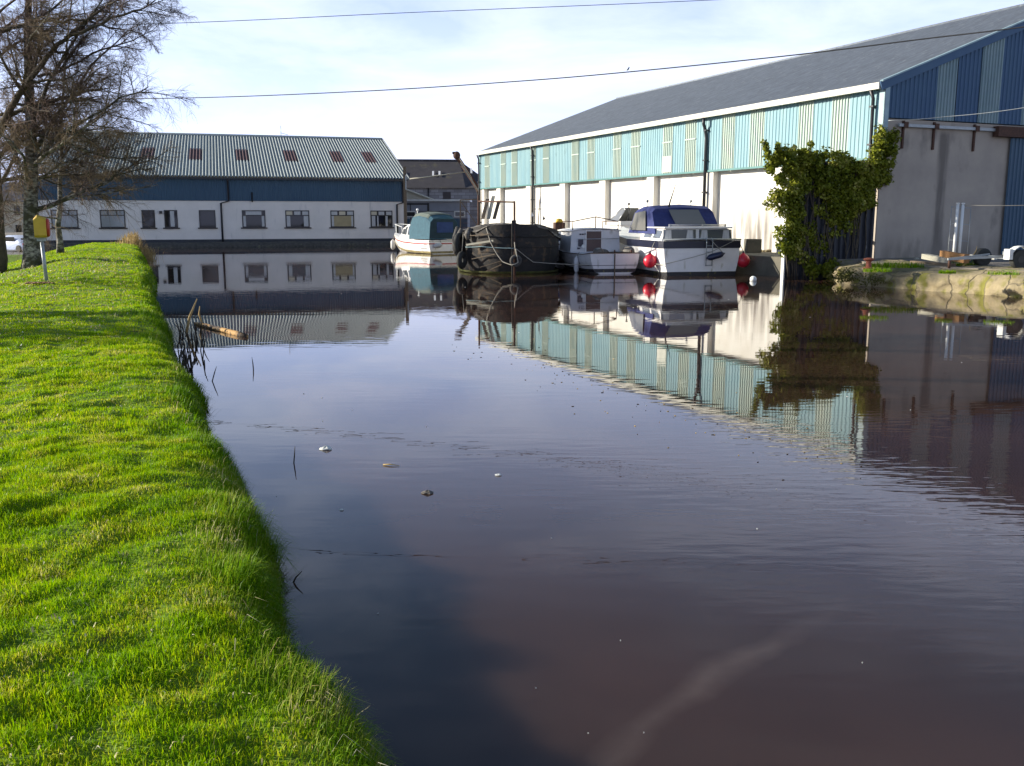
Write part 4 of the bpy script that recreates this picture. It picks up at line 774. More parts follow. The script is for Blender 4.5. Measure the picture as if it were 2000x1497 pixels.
def belt(z, r, y1, name='rub_strake', y0=0, m=M['tar'], sides=(-1, 1)):
    b = MB()
    for sg in sides:
        pts = []
        for y in [yy for yy in ys if y0 <= yy <= y1]:
            h = bring(y); f = (bz(y) - z) / (bz(y) + .4); i = min(8, max(0, int(f * 9))); x = h[i][0] + (h[i + 1][0] - h[i][0]) * (f * 9 - i); pts.append((sg * (x + .02), h[i][1], z + .05 * (y > 1.5)))
        b.tube(pts, r, 6)
    b.build(name, m, bg_)
belt(1.40, .03, 13); belt(1.0, .018, 12)
MB().beam((0, -.10, -.3), (0, -.12, 2.0), .14, .16).build('stem_post', M['tar'], bg_)
# deck and tarpaulin: humped, ragged sheet
def tarp_rings():
    rings = []
    for i, y in enumerate(np.linspace(.25, 8.5, 26)):
        w_ = max(.25, bb(y) * 1.02); r = []
        for k in range(17):
            u = -1 + 2 * k / 16; hump = .30 * (.12 + .88 * float(sstep((y - .2) / 1.6))) * (1 - abs(u) ** 2.2) * (1 if y < 5 else max(.2, 1 - (y - 5) / 4)) * (1 - .25 * u)
            nz_ = .16 * (float(vnoise(np.array([k * .9]), np.array([i * .8]), 71)[0]) - .5) + .10 * (float(vnoise(np.array([k * 2.3]), np.array([i * 1.7]), 72)[0]) - .5)
            edge = (abs(u) > .93) * (-.10 - .22 * float(vnoise(np.array([i * 1.3]), np.array([u * 3]), 73)[0]))
            r.append((u * (w_ + .05), y - .1 * (1 - u * u), bz(y) - .02 + hump + nz_ + edge))
        rings.append(r)
    return rings
b = MB(); b.loft(tarp_rings(), smooth=False); tp = b.build('tarpaulin', M['tarp'], bg_, 'ragged pale tarpaulin over the deck')
sd = tp.modifiers.new('thick', 'SOLIDIFY'); sd.thickness = .02
b = MB(); b.loft([[(-bb(y) * .98, y, bz(y) - .06), (0, y, bz(y) - .03), (bb(y) * .98, y, bz(y) - .06)] for y in ys[1:-1]], smooth=False); b.build('deck', M['tar'], bg_)
hp = MB()
for pts in ([(-2.05, 2.2, 1.72), (-2.18, 2.0, 1.25), (-2.16, 1.9, .75), (-2.06, 1.9, .62)], [(-1.9, 1.5, 1.66), (-2.08, 1.45, 1.3), (-2.02, 1.4, .92)], [(-1.6, .9, 1.7), (-1.72, .8, 1.45), (-1.66, .8, 1.28)]):
    hp.tube(pts, [.09, .12, .09, .04][:len(pts)], 7)
hp.build('tarpaulin_fold', M['tarp'], bg_)
# rail frame, leaning boards
fr = MB(); fr.tube([(-1.25, 1.6, 1.5), (-1.25, 1.6, 2.95)], .035, 8); fr.tube([(-1.25, 1.6, 2.72), (.02, -.14, 2.66)], .03, 8); fr.tube([(.02, -.14, 2.7), (.02, -.18, -.35)], .04, 8); fr.build('rail_frame', M['rust'], bg_)
for dx_, tp_, mm_ in ((-.95, .16, 'wood'), (-.72, .28, 'wood_pale'), (-.5, .1, 'wood')):
    MB().beam((dx_ - .12, 2.1, 2.05), (dx_ + .1, 2.5, 2.66 + tp_), .14, .03).build('leaning_board', M[mm_], bg_)
MB().beam((-1.75, .62, 1.08), (-.75, .05, 1.25), .05, .07).build('boat_hook', M['wood_pale'], bg_)
for z0, z1, xa, xb in ((.55, .75, -1.55, -.7), (.25, .5, -1.25, -.45), (.08, .36, -1.05, -.45), (1.42, 1.5, -1.6, -.9)):
    MB().beam((xa, .62 if xa < -1.3 else .36, z0), (xb, .10, z1), .03, .03).build('plank', M['wood'], bg_)
def tyre(c, R, r, rot, label, m='rubber_grey', hang=None):
    t = empty('tyre', c, 0, label, 'tyre', 'old tyres hung along the barge'); b = MB(); b.torus((0, 0, 0), R, r, M=rot, nu=26, nv=10); b.build('casing', M[m], t)
    b = MB(); b.torus((0, 0, 0), R - r * .78, r * .35, M=rot, nu=24, nv=6); b.build('bead', M['rubber'], t)
    if hang is not None: b = MB(); b.tube([rot @ Vector((0, 0, R)), Vector(hang) - Vector(c)], .018, 5); b.build('lanyard', M['rope'], t)
    return t
RZ = lambda a: Matrix.Rotation(radians(a), 3, 'Z')
tyre(lw(bg_, (.06, -.30, .52)), .17, .062, RZ(8), 'grey tyre hung flat against the barge stem post', hang=lw(bg_, (.02, -.2, 1.2)))
tyre(lw(bg_, (-1.92, .95, .50)), .23, .11, RZ(66), 'black tyre hung edge on at the barge bow just above the water', 'rubber', hang=lw(bg_, (-1.85, 1.1, 1.5)))
tyre(lw(bg_, (-2.02, 1.35, 1.12)), .30, .11, RZ(74), 'black tyre hanging highest on the barge bow under the tarpaulin', 'rubber', hang=lw(bg_, (-1.95, 1.5, 1.7)))
def rope(name, pts, r, m, label, sag=0.0, cat='rope', group=None):
    pts = [Vector(p) for p in pts]; out = []
    for a, c in zip(pts[:-1], pts[1:]):
        for i in range(8): t = i / 8; p = a.lerp(c, t); p.z -= sag * 4 * t * (1 - t) * (c - a).length * .1; out.append(p)
    out.append(pts[-1]); o = MB().tube(out, r, 6).build(name, m); return tag(o, label, cat, group)
rope('mooring_rope', [lw(bg_, (-1.0, .30, 1.72)), lw(bg_, (-.86, .06, 1.2)), lw(bg_, (-.62, -.03, .75)), lw(bg_, (-.42, -.14, .48)), lw(bg_, (-.08, -.36, .36)), lw(bg_, (.14, -.40, .46)), lw(bg_, (.06, -.32, .95))], .02, M['rope'], 'pale rope looping down across the barge bow to the hung tyre', .2)
rope('mooring_rope', [lw(bg_, (-1.78, .62, 1.0)), lw(bg_, (-1.2, .18, 1.03)), lw(bg_, (0, -.24, .98))], .012, M['rope_blue'], 'thin bluish rope tied level across the barge bow', .15)

# --- small grey motor boat, transom to the camera
gb = empty('motor_boat', (3.88, 35.75, 0), radians(14), 'small faded grey motor boat with brown cabin door and roof rail', 'boat')
sts = [(0, .97, .80, .80, .10, -.3), (.7, 1.06, .74, .86, .08, -.3), (3, 1.12, .74, .9, .08, -.3), (4.6, .95, .84, .6, .14, -.3), (5.8, .5, .98, .2, .3, -.1), (6.4, .06, 1.08, .02, .5, .4)]
make_hull(gb, sts, M['gel_grey'], [(.0, .05, M['wood'], 'gunwale', .02), (.66, .69, M['navy_paint'], 'line', .008), (.86, 1.05, M['antifoul'], 'boot_top', .01)], M['gel_grey'])
cg = [(2.3, 1.04, 1.0, .74, 1.62), (4.0, .98, .90, .78, 1.66), (5.0, .68, .5, .86, 1.30)]
cabin(cg).build('cabin', M['gel_grey'], gb)
b = MB(); b.loft([[(-1.06, y, 1.60), (-.6, y, 1.68), (0, y, 1.71), (.6, y, 1.68), (1.06, y, 1.60)] for y in (2.22, 4.1)], smooth=True); ro = b.build('cabin_roof', M['gel_white'], gb); ro.modifiers.new('t', 'SOLIDIFY').thickness = .04
b = MB(); end_win(b, 2.3, .014, -.38, .24, .60, 1.56); b.build('door', M['brown_door'], gb)
MB().box(-.42, -.385, 2.26, 2.29, .6, 1.6).box(.245, .27, 2.26, 2.29, .6, 1.6).box(-.42, .27, 2.262, 2.288, 1.6, 1.63).build('door_frame', M['gel_white'], gb)
for xx, zz, s1, s2 in ((-.62, 1.12, .10, .3), (-.54, 1.45, .04, .05), (-.64, 1.45, .03, .05), (-.45, 1.46, .03, .04), (-.70, .90, .05, .06)): MB().box(xx - s1, xx + s1, 2.25, 2.288, zz - s2 / 2, zz + s2 / 2).build('instrument', M['navy_paint'], gb)
MB().tube([(-.53, 2.24, .98), (-.53, 2.16, .98)], .075, 12).build('gauge', M['white_pvc'], gb)
rl = MB()
for sg in (-1, 1): rl.tube([(sg * .95, 2.3, 1.6), (sg * .95, 2.3, 1.95), (0, 2.28, 2.13)], .022, 6); rl.tube([(sg * .95, 2.3, 1.95), (sg * .86, 3.9, 1.95), (sg * .86, 3.9, 1.62)], .018, 6)
rl.tube([(0, 2.3, 1.68), (0, 2.3, 2.13)], .02, 6); rl.build('roof_rail', M['rust'], gb)
MB().tube([(-.75, 2.18, 1.26), (1.0, 2.14, 1.28)], .014, 6).build('grab_rail', M['chrome'], gb)
b = MB(); b.ball((-.58, .25, .83), .2, .25, .16); b.ball((-.36, .3, .80), .22, .2, .13); b.build('cover', M['tarp'], gb); MB().ball((.72, .5, .82), .22, .4, .2).build('cover', M['tarp'], gb)
for xx in (-.02, .02 + .62): MB().box(xx - .02, xx + .02, -.02, .04, .80, .90).build('cleat', M['rust'], gb)
MB().beam((-.02, -.03, -.1), (-.02, -.03, .78), .05, .03).build('rudder_post', M['wood'], gb)
fender(lw(gb, (-1.14, 1.2, .30)), None, .6, .10, M['gel_grey'], 'grey fender between the barge and the small grey motor boat', hang=lw(gb, (-1.02, 1.2, .8)))

# --- white day boat moored further along, only its mast and box showing
dbp = D(1098, 470, 41.5); db = empty('day_boat', (dbp[0] - .3, 41.2, 0), radians(12), 'white day boat with thin mast and pennants half hidden behind the barge', 'boat')
sts = [(0, .95, .85, .8, .1, -.3), (2, 1.0, .88, .85, .1, -.3), (3.8, .7, 1.0, .4, .2, -.2), (5, .05, 1.15, .02, .5, .4)]
make_hull(db, sts, M['gel_white'], [(.8, 1.03, M['antifoul'], 'boot_top', .01)], M['gel_white'])
MB().box(-.1, .75, .5, 1.6, .87, 1.5).build('cabin', M['gel_white'], db); b = MB(); end_win(b, .5, .012, .12, .58, 1.1, 1.42); b.build('cabin_window', M['clear_blue'], db)
MB().box(.18, .62, .75, 1.15, 1.503, 1.90).build('crate', M['rust'], db); MB().ball((.4, .95, 1.95), .17, .15, .12).build('crate_cover', M['yellow'], db)
ms = MB(); ms.tube([(-.55, 1.2, .87), (-.42, 1.2, 2.9)], .022, 6); ms.tube([(-.42, 1.2, 2.85), (-.36, 1.2, 3.2)], .012, 5); ms.tube([(-.75, 1.2, 2.48), (-.12, 1.2, 2.48)], .014, 5); ms.build('mast', M['wood'], db)
for px, pz in ((-.25, 2.2), (-.74, 1.78), (-.78, 2.35)): MB().add([(px, 1.19, pz), (px + .09, 1.19, pz - .16), (px - .05, 1.21, pz - .22)], [(0, 1, 2)]).build('pennant', M['navy_paint'] if px > -.76 else M['gel_white'], db).modifiers.new('t', 'SOLIDIFY').thickness = .004

# --- white flybridge cruiser between the grey boat and the navy one
fb = empty('flybridge_cruiser', (6.15, 44.2, 0), radians(14), 'white cruiser with small tilted windscreen moored behind the grey boat', 'boat')
sts = [(0, 1.15, 1.0, 1.0, .1, -.3), (2, 1.2, 1.0, 1.0, .1, -.3), (4.5, 1.0, 1.1, .7, .2, -.2), (6.6, .06, 1.3, .02, .5, .4)]
make_hull(fb, sts, M['gel_white'], [(.1, .25, M['navy_paint'], 'stripe', .01), (.85, 1.03, M['antifoul'], 'boot_top', .01)], M['gel_white'])
cf = [(.6, 1.05, .95, 1.0, 1.75), (3.2, 1.0, .9, 1.02, 1.75), (4.2, .8, .6, 1.08, 1.35)]; cabin(cf).build('cabin', M['gel_white'], fb)
b = MB(); end_win(b, .6, .012, -.85, -.2, 1.25, 1.6); end_win(b, .6, .012, .1, .8, 1.25, 1.6); side_win(b, cf[0], cf[1], .1, .9, .35, .8, -1); b.build('cabin_window', M['glass'], fb)
MB().box(-1.0, .9, .55, 2.4, 1.753, 1.95).build('flybridge', M['gel_white'], fb)
b = MB(); b.add([(-.98, 2.2, 1.95), (-.55, 1.6, 2.55), (.3, 1.6, 2.55), (.6, 2.2, 1.95)], [(0, 1, 2, 3)]); b.add([(-.98, 2.2, 1.95), (-.55, 1.6, 2.55), (-.62, .9, 2.5), (-.98, .9, 1.95)], [(0, 1, 2, 3)]); b.build('windscreen', M['vinyl'], fb)
b = MB(); 
for a, c in (((-.98, 2.2, 1.95), (-.55, 1.6, 2.56)), ((-.55, 1.6, 2.56), (.3, 1.6, 2.56)), ((-.55, 1.6, 2.56), (-.62, .9, 2.5)), ((-.98, .9, 1.95), (-.62, .9, 2.5)), ((-.1, 1.6, 2.56), (-.1, 2.1, 1.95))): b.tube([a, c], .02, 5)
b.build('windscreen_frame', M['chrome'], fb)
MB().tube([(-.5, .8, 1.95), (-.5, .8, 2.7)], .02, 5).ball((-.5, .8, 2.74), .06).build('mast_light', M['black_pipe'], fb)

# --- aft cabin cruiser with navy canopy
nb = empty('aft_cabin_cruiser', (6.95, 34.75, 0), radians(13.5), 'white aft cabin cruiser with navy canvas canopy and boarding ladder', 'boat')
sts = [(0, 1.50, 1.26, 1.34, .06, -.3), (.25, 1.60, 1.26, 1.42, .05, -.3), (3.5, 1.62, 1.28, 1.4, .06, -.3), (6, 1.2, 1.38, .8, .2, -.3), (7.6, .5, 1.55, .2, .4, -.1), (8.4, .06, 1.68, .02, .7, .6)]
make_hull(nb, sts, M['gel_white'], [(.0, .22, M['navy_paint'], 'rub_band', .02), (.93, 1.06, M['antifoul'], 'boot_top', .012)], M['gel_white'])
MB().tube([(-1.52, -.03, 1.30), (0, -.05, 1.33), (1.52, -.03, 1.30)], .035, 6).build('rail_cap', M['galv'], nb)
cc = [(.45, 1.42, 1.26, 1.26, 1.70), (2.6, 1.42, 1.28, 1.28, 1.72)]
cabin(cc).build('aft_cabin', M['gel_white'], nb)
MB().box(-1.36, 1.34, .32, 2.7, 1.703, 1.76).build('cabin_roof', M['gel_white'], nb, bevel=.02)
for x0, x1, ins in ((-1.36, -.08, .08), (.06, 1.36, .08)):
    b = MB(); b.add([(x0, .40, 1.31), (x1, .40, 1.31), (x1 - (ins if x1 > 1 else .02), .40, 1.665), (x0 + (ins if x0 < -1 else .02), .40, 1.665), (x0, .44, 1.31), (x1, .44, 1.31), (x1, .44, 1.665), (x0, .44, 1.665)], [(0, 1, 2, 3), (0, 4, 5, 1), (1, 5, 6, 2), (3, 2, 6, 7), (0, 3, 7, 4)]); wo_ = b.build('cabin_window', M['glass_boat'], nb)
    for f in (.03, .70): MB().add([(x0 + (x1 - x0) * f, .396, 1.33), (x0 + (x1 - x0) * (f + .22), .396, 1.33), (x0 + (x1 - x0) * (f + .20), .396, 1.65), (x0 + (x1 - x0) * (f + .03), .396, 1.65)], [(0, 1, 2, 3)]).build('curtain', M['curtain'], wo_)
b = MB(); side_win(b, cc[0], cc[1], .1, .42, .18, .85, -1); side_win(b, cc[0], cc[1], .5, .85, .18, .85, -1); b.build('side_window', M['glass_boat'], nb)
MB().tube([(-1.1, .5, 1.79), (1.15, .5, 1.79)], .02, 6).tube([(-1.1, .5, 1.84), (1.15, .5, 1.84)], .016, 6).box(-1.12, -1.08, .47, .53, 1.763, 1.86).box(.2, .24, .47, .53, 1.763, 1.86).box(1.1, 1.14, .47, .53, 1.763, 1.86).build('hand_rail', M['chrome'], nb)
cnv = MB(); cnv.loft([[(-1.38, y0, 1.5), (-1.28, y1, zt - .12), (-1.16, y1, zt), (0, y1, zt + .06), (1.08, y1, zt), (1.2, y1, zt - .12), (1.30, y0, 1.5)] for y0, y1, zt in ((1.15, 1.75, 2.42), (1.9, 2.2, 2.54), (2.9, 2.9, 2.52), (4.0, 3.6, 2.40))], smooth=False, cap0=True, cap1=True)
cnv.build('canopy', M['navy'], nb)
b = MB(); b.add([(-.50, 1.15 + .6 * .36 - .03, 1.86), (.74, 1.15 + .6 * .36 - .03, 1.86), (.56, 1.15 + .6 * .93 - .035, 2.40), (-.66, 1.15 + .6 * .93 - .035, 2.40)], [(0, 1, 2, 3)]); b.build('canopy_window', M['vinyl'], nb)
b = MB(); b.add([(-1.44, 2.0, 1.62), (-1.44, 3.7, 1.62), (-1.34, 3.4, 2.28), (-1.34, 2.3, 2.36)], [(0, 1, 2, 3)]); b.build('side_curtain_window', M['vinyl'], nb)
MB().tube([(-.55, 1.9, 2.5), (-.53, 1.9, 2.62), (-.30, 1.9, 3.35)], [.035, .03, .008], 6).build('aerial', M['black_pipe'], nb)
for xx in (-1.15, .65): MB().tube([(xx, 2.6, 2.5), (xx, 2.6, 2.68)], .014, 5).ball((xx, 2.6, 2.73), .055).build('deck_lamp', M['galv'], nb)
ld = MB()
for xx in (.12, .36): ld.tube([(xx, .02, 1.36), (xx, -.10, 1.3), (xx, -.10, .35)], .018, 6)
for zz in (.38, .62, .86, 1.08): ld.tube([(.12, -.10, zz), (.36, -.10, zz)], .015, 6)
ld.build('boarding_ladder', M['galv'], nb)
MB().tube([(-1.40, .05, 1.3), (-1.42, .0, .75)], .03, 6).build('stern_post', M['white_pvc'], nb)
fender(lw(nb, (.42, -.24, .72)), ('Y', radians(74)), .62, .115, M['fender_navy'], 'navy fender slung level over the boarding ladder of the big cruiser', hang=lw(nb, (.3, -.12, 1.28)))
def buoy(c, r, label, top):
    t = empty('buoy', c, 0, label, 'buoy', 'red ball buoys on the big cruiser'); prof_ = [(-1.0, .02), (-.97, .28), (-.82, .6), (-.5, .88), (-.1, 1.0), (.3, .96), (.65, .76), (.9, .46), (1.06, .22), (1.2, .16)]
    MB().tube([(0, 0, z * r) for z, k in prof_], [k * r for z, k in prof_], 20).build('ball', M['buoy_red'], t)
    MB().tube([(0, 0, 1.15 * r), (0, 0, 1.42 * r)], [.17 * r, .12 * r], 8).build('eye', M['fender_navy'], t); MB().tube([(0, 0, 1.3 * r), Vector(top) - Vector(c)], .014, 5).build('lanyard', M['rope'], t)
buoy(lw(nb, (-1.78, .62, .52)), .255, 'red ball buoy hung on the shaded quarter between the grey boat and cruiser', lw(nb, (-1.6, .6, 1.25)))
buoy(lw(nb, (1.70, .10, .52)), .25, 'red ball buoy half hidden behind the cruiser stern beside the dock', lw(nb, (1.55, .2, 1.25)))
rope('mooring_rope', [lw(nb, (1.25, -.06, 1.28)), lw(nb, (.2, -.28, .86)), lw(nb, (-1.6, -.1, .42)), lw(gb, (.95, 0, .5))], .012, M['rope'], 'thin grey rope slanting across the white stern of the navy canopied cruiser', .1)
rope('mooring_rope', [lw(bg_, (.05, -.2, .98)), lw(bg_, (.75, .1, .45)), lw(gb, (-.97, .1, .35))], .014, M['rope'], 'pale rope sloping from the barge stem down to the grey boat', .1)

# ------------------------------------------------------------------ dock clutter
p_ = shp(-1.0, 5.6); dk = MB().box(-.30, .30, -.25, .25, .703, 1.25).build('concrete_block', M['dock_concrete'], None, bevel=.02); dk.location = (p_[0], p_[1], 0); tag(dk, 'grey concrete block standing on the dock against the last pilaster', 'block')
p_ = G(1523, 491, .7); b = MB(); b.loft([[(x, y * .45, .70 + .42 * max(0, 1 - (x / .5) ** 4) ** .5 * k) for x in np.linspace(-.5, .5, 11)] for y, k in ((-1, .0), (-.9, .8), (0, 1), (.9, .8), (1, 0))], smooth=True); o = b.build('covered_bundle', M['rubber_grey']); o.location = (p_[0], p_[1] - .1, .003); tag(o, 'dark rounded bundle lying on the dock beside the concrete block', 'bundle')
b = MB()
for i in range(9): c = G(1462 + i * 5 + random.uniform(-2, 2), 492 + random.uniform(-1, 1), .7); b.ball((c[0], c[1], .74), random.uniform(.08, .17), random.uniform(.08, .15), random.uniform(.04, .09), 8, 5)
o = b.build('rubble', M['quay_stone']); tag(o, 'scattered brown rubble on the dock behind the cruiser', 'rubble', kind='stuff')

# ------------------------------------------------------------------ yard clutter on the right
def planks_at(name, a, b_, w_, h_, m, label, group='timber lying on the quay'):
    a = Vector(a); b_ = Vector(b_); mid = (a + b_) / 2; o = MB().beam(a - mid, b_ - mid, w_, h_).build(name, m, None, bevel=.006); o.location = mid; return tag(o, label, 'plank', group)
yz = lambda px, py, dz=0: tuple(G(px, py, .66 + dz)[:2]) + (.66 + dz,)
planks_at('plank', yz(1806, 501, .22), yz(1858, 511, .13), .22, .16, M['wood_pale'], 'pale thick plank lying tilted on the quay below the white posts')
planks_at('plank', yz(1782, 512, .05), yz(1862, 518, .05), .18, .08, M['wood'], 'grey flat board under the pale plank on the quay')
planks_at('plank', yz(1840, 498, .30), yz(1888, 506, .24), .16, .26, M['wood_orange'], 'orange brown timber baulk at the foot of the white posts')
planks_at('plank', yz(1862, 508, .12), yz(1905, 510, .12), .5, .14, M['stone_dark'], 'dark timber lying between the orange baulk and trailer')
planks_at('plank', yz(1893, 500, .24), yz(1945, 505, .20), .12, .09, M['gutter'], 'cream painted length of timber next to the trailer drawbar')
pp = D(1863, 497, 31.0); fz = .66
fp = empty('barrier_frame', (pp[0], 31.0, fz), 0, 'pair of white tube posts with thin wire frame standing on the quay', 'barrier')
for dx_ in (0, .17): MB().tube([(dx_, 0, .05), (dx_, 0, 1.86)], .048, 12).tube([(dx_, 0, 1.86), (dx_, 0, 1.9)], .058, 12).build('post', M['white_pvc'], fp)
b = MB(); 
for dx_, h0 in ((-.17, 1.8), (.46, 1.75)): b.tube([(dx_, .05, .0), (dx_, .05, h0)], .011, 5)
for zz in (.72, 1.25, 1.78): b.tube([(-.17, .05, zz), (.46, .05, zz - .05)], .011, 5)
b.build('wire_frame', M['galv'], fp)
MB().box(-.3, .6, -.1, .16, -.02, .06).build('base', M['wood'], fp)
rope('fence_wire', [Vector((pp[0] + .1, 31, 2.50)), Vector(D(1940, 402, 30.6)), Vector(D(2060, 399, 30))], .010, M['rope'], 'thin wire running right from the white tube posts', .1, 'wire')
rope('cable', [Vector(D(1735, 236, 33.6)), Vector(D(1850, 228, 33)), Vector(D(2040, 204, 31))], .010, M['galv'], 'thin pale cable rising across the dark blue gable', .15, 'cable')
sp = G(1768, 503, .66); o = MB().beam((0, 0, 0), (0, 0, .62), .10, .06).build('stub_post', M['rubber_grey'], None, bevel=.01); o.location = (sp[0], sp[1] - .15, .66); tag(o, 'short dark stub post in front of the concrete gable', 'post')
bo = G(1696, 524, .62); bd = empty('bollard', (bo[0], bo[1], .60), 0, 'small rusty red mooring bollard on the quay corner', 'bollard')
MB().tube([(0, 0, 0), (0, 0, .03), (0, 0, .05), (0, 0, .20), (0, 0, .24)], [.16, .16, .085, .075, .10], 14).build('stem', M['red_rust'], bd)
MB().tube([(0, 0, .24), (0, 0, .27), (0, 0, .30), (0, 0, .325)], [.12, .16, .15, .06], 14).build('head', M['red_rust'], bd)
tp_ = G(1984, 526, .66); tl = empty('boat_trailer', (tp_[0], tp_[1] + .35, .66), radians(12), 'galvanised boat trailer with white mudguard resting on the quay', 'trailer')
for yy in (-.35, 1.15):
    wl_ = MB().tube([(0, yy - .09, .27), (0, yy - .07, .27), (0, yy + .07, .27), (0, yy + .09, .27)], [.24, .27, .27, .24], 20).build('wheel', M['rubber'], tl); MB().tube([(0, yy - .095, .27), (0, yy + .095, .27)], .10, 12).build('rim', M['rubber_grey'], wl_)
b = MB(); b.loft([[(.36 * cos(a), y, .27 + .36 * sin(a)) for a in np.linspace(radians(12), radians(168), 9)] for y in (-.47, -.24)], smooth=False); mg = b.build('mudguard', M['white_pvc'], tl); mg.modifiers.new('t', 'SOLIDIFY').thickness = .02
MB().box(-.42, -.31, -.47, -.24, .27, .56).build('mudguard_end', M['white_pvc'], tl)
MB().beam((-1.7, .4, .26), (.1, -.2, .36), .06, .06).beam((-1.7, .4, .26), (.1, 1.0, .36), .06, .06).beam((.1, .4, .42), (3, .4, .42), .1, .1).beam((0, -.35, .30), (0, 1.15, .30), .08, .08).build('chassis', M['galv'], tl)
MB().tube([(-1.65, .4, .27), (-1.65, .4, -.0)], .04, 8).build('jockey_leg', M['rust'], tl)
b = MB(); a_ = G(1876, 521, .66); b.tube([(a_[0], a_[1], .62), (a_[0] + .28, a_[1], .86), (a_[0] + .42, a_[1], 1.12), (a_[0] + .44, a_[1], 1.26)], [.022, .016, .01, .006], 6); o = b.build('stick', M['reed']); tag(o, 'bent pale stick rising out of the grass on the quay', 'stick')
for i, (px, py, s_) in enumerate(((1760, 503, .09), (1774, 503, .12), (1790, 508, .10))):
    c = G(px, py, .66); o = MB().ball((0, 0, 0), s_, s_ * .7, s_ * .5, 7, 5).build('rubble_stone', M['wood_pale']); o.location = (c[0], c[1], .69); tag(o, ('small pale stone at the foot of the stub post', 'largest pale stone right of the stub post', 'pale stone nearest the timber planks')[i], 'stone', 'pale stones on the quay')

# ------------------------------------------------------------------ lifebuoy box
def on_lawn(px, py):
    d = ray(px, py); t = 2.0
    while t < 90:
        p = CP + d * t
        if p[2] <= lawn_at(p[0], p[1]): return p
        t += .04
    return CP + d * 30
lp = on_lawn(88, 551); lbx = empty('lifebuoy_box', tuple(lp), radians(24), 'yellow lifebuoy box on a grey post standing on the lawn', 'lifebuoy'); sc_ = .95 * (lp[1]) / 24.5
MB().tube([(.04, 0, -.2), (0, .0, 1.22 * sc_)], .042, 10).build('post', M['galv'], lbx)
b = MB(); b.loft([[(-.13, y, z0), (-.13, y, z1), (-.05, y, z2), (.13, y, z1 + .02), (.13, y, z0)] for y, z0, z1, z2 in ((-.30, 1.26, 1.66, 1.74), (-.2, 1.2, 1.70, 1.80), (.2, 1.2, 1.70, 1.80), (.30, 1.26, 1.66, 1.74))], closed=True, cap0=True, cap1=True, smooth=False)
b.v = [(x, y, z * sc_) for x, y, z in b.v]; b.build('case', M['yellow'], lbx)
b = MB(); b.torus((.15, 0, 1.46 * sc_), .17, .05, M=RZ(90)); b.build('lifebuoy', M['red_plastic'], lbx)
MB().box(-.10, .10, -.05, .05, 1.1 * sc_, 1.2 * sc_).build('bracket', M['galv'], lbx)
lpz = on_lawn(72, 556); b = MB()
for i in range(40): b.ball((lpz[0] + random.gauss(0, .16), lpz[1] + random.gauss(0, .12), lawn_at(lpz[0], lpz[1]) + .03), .05, .03, .015, 5, 3)
o = b.build('fallen_leaves', M['leaf_brown']); tag(o, kind='stuff')

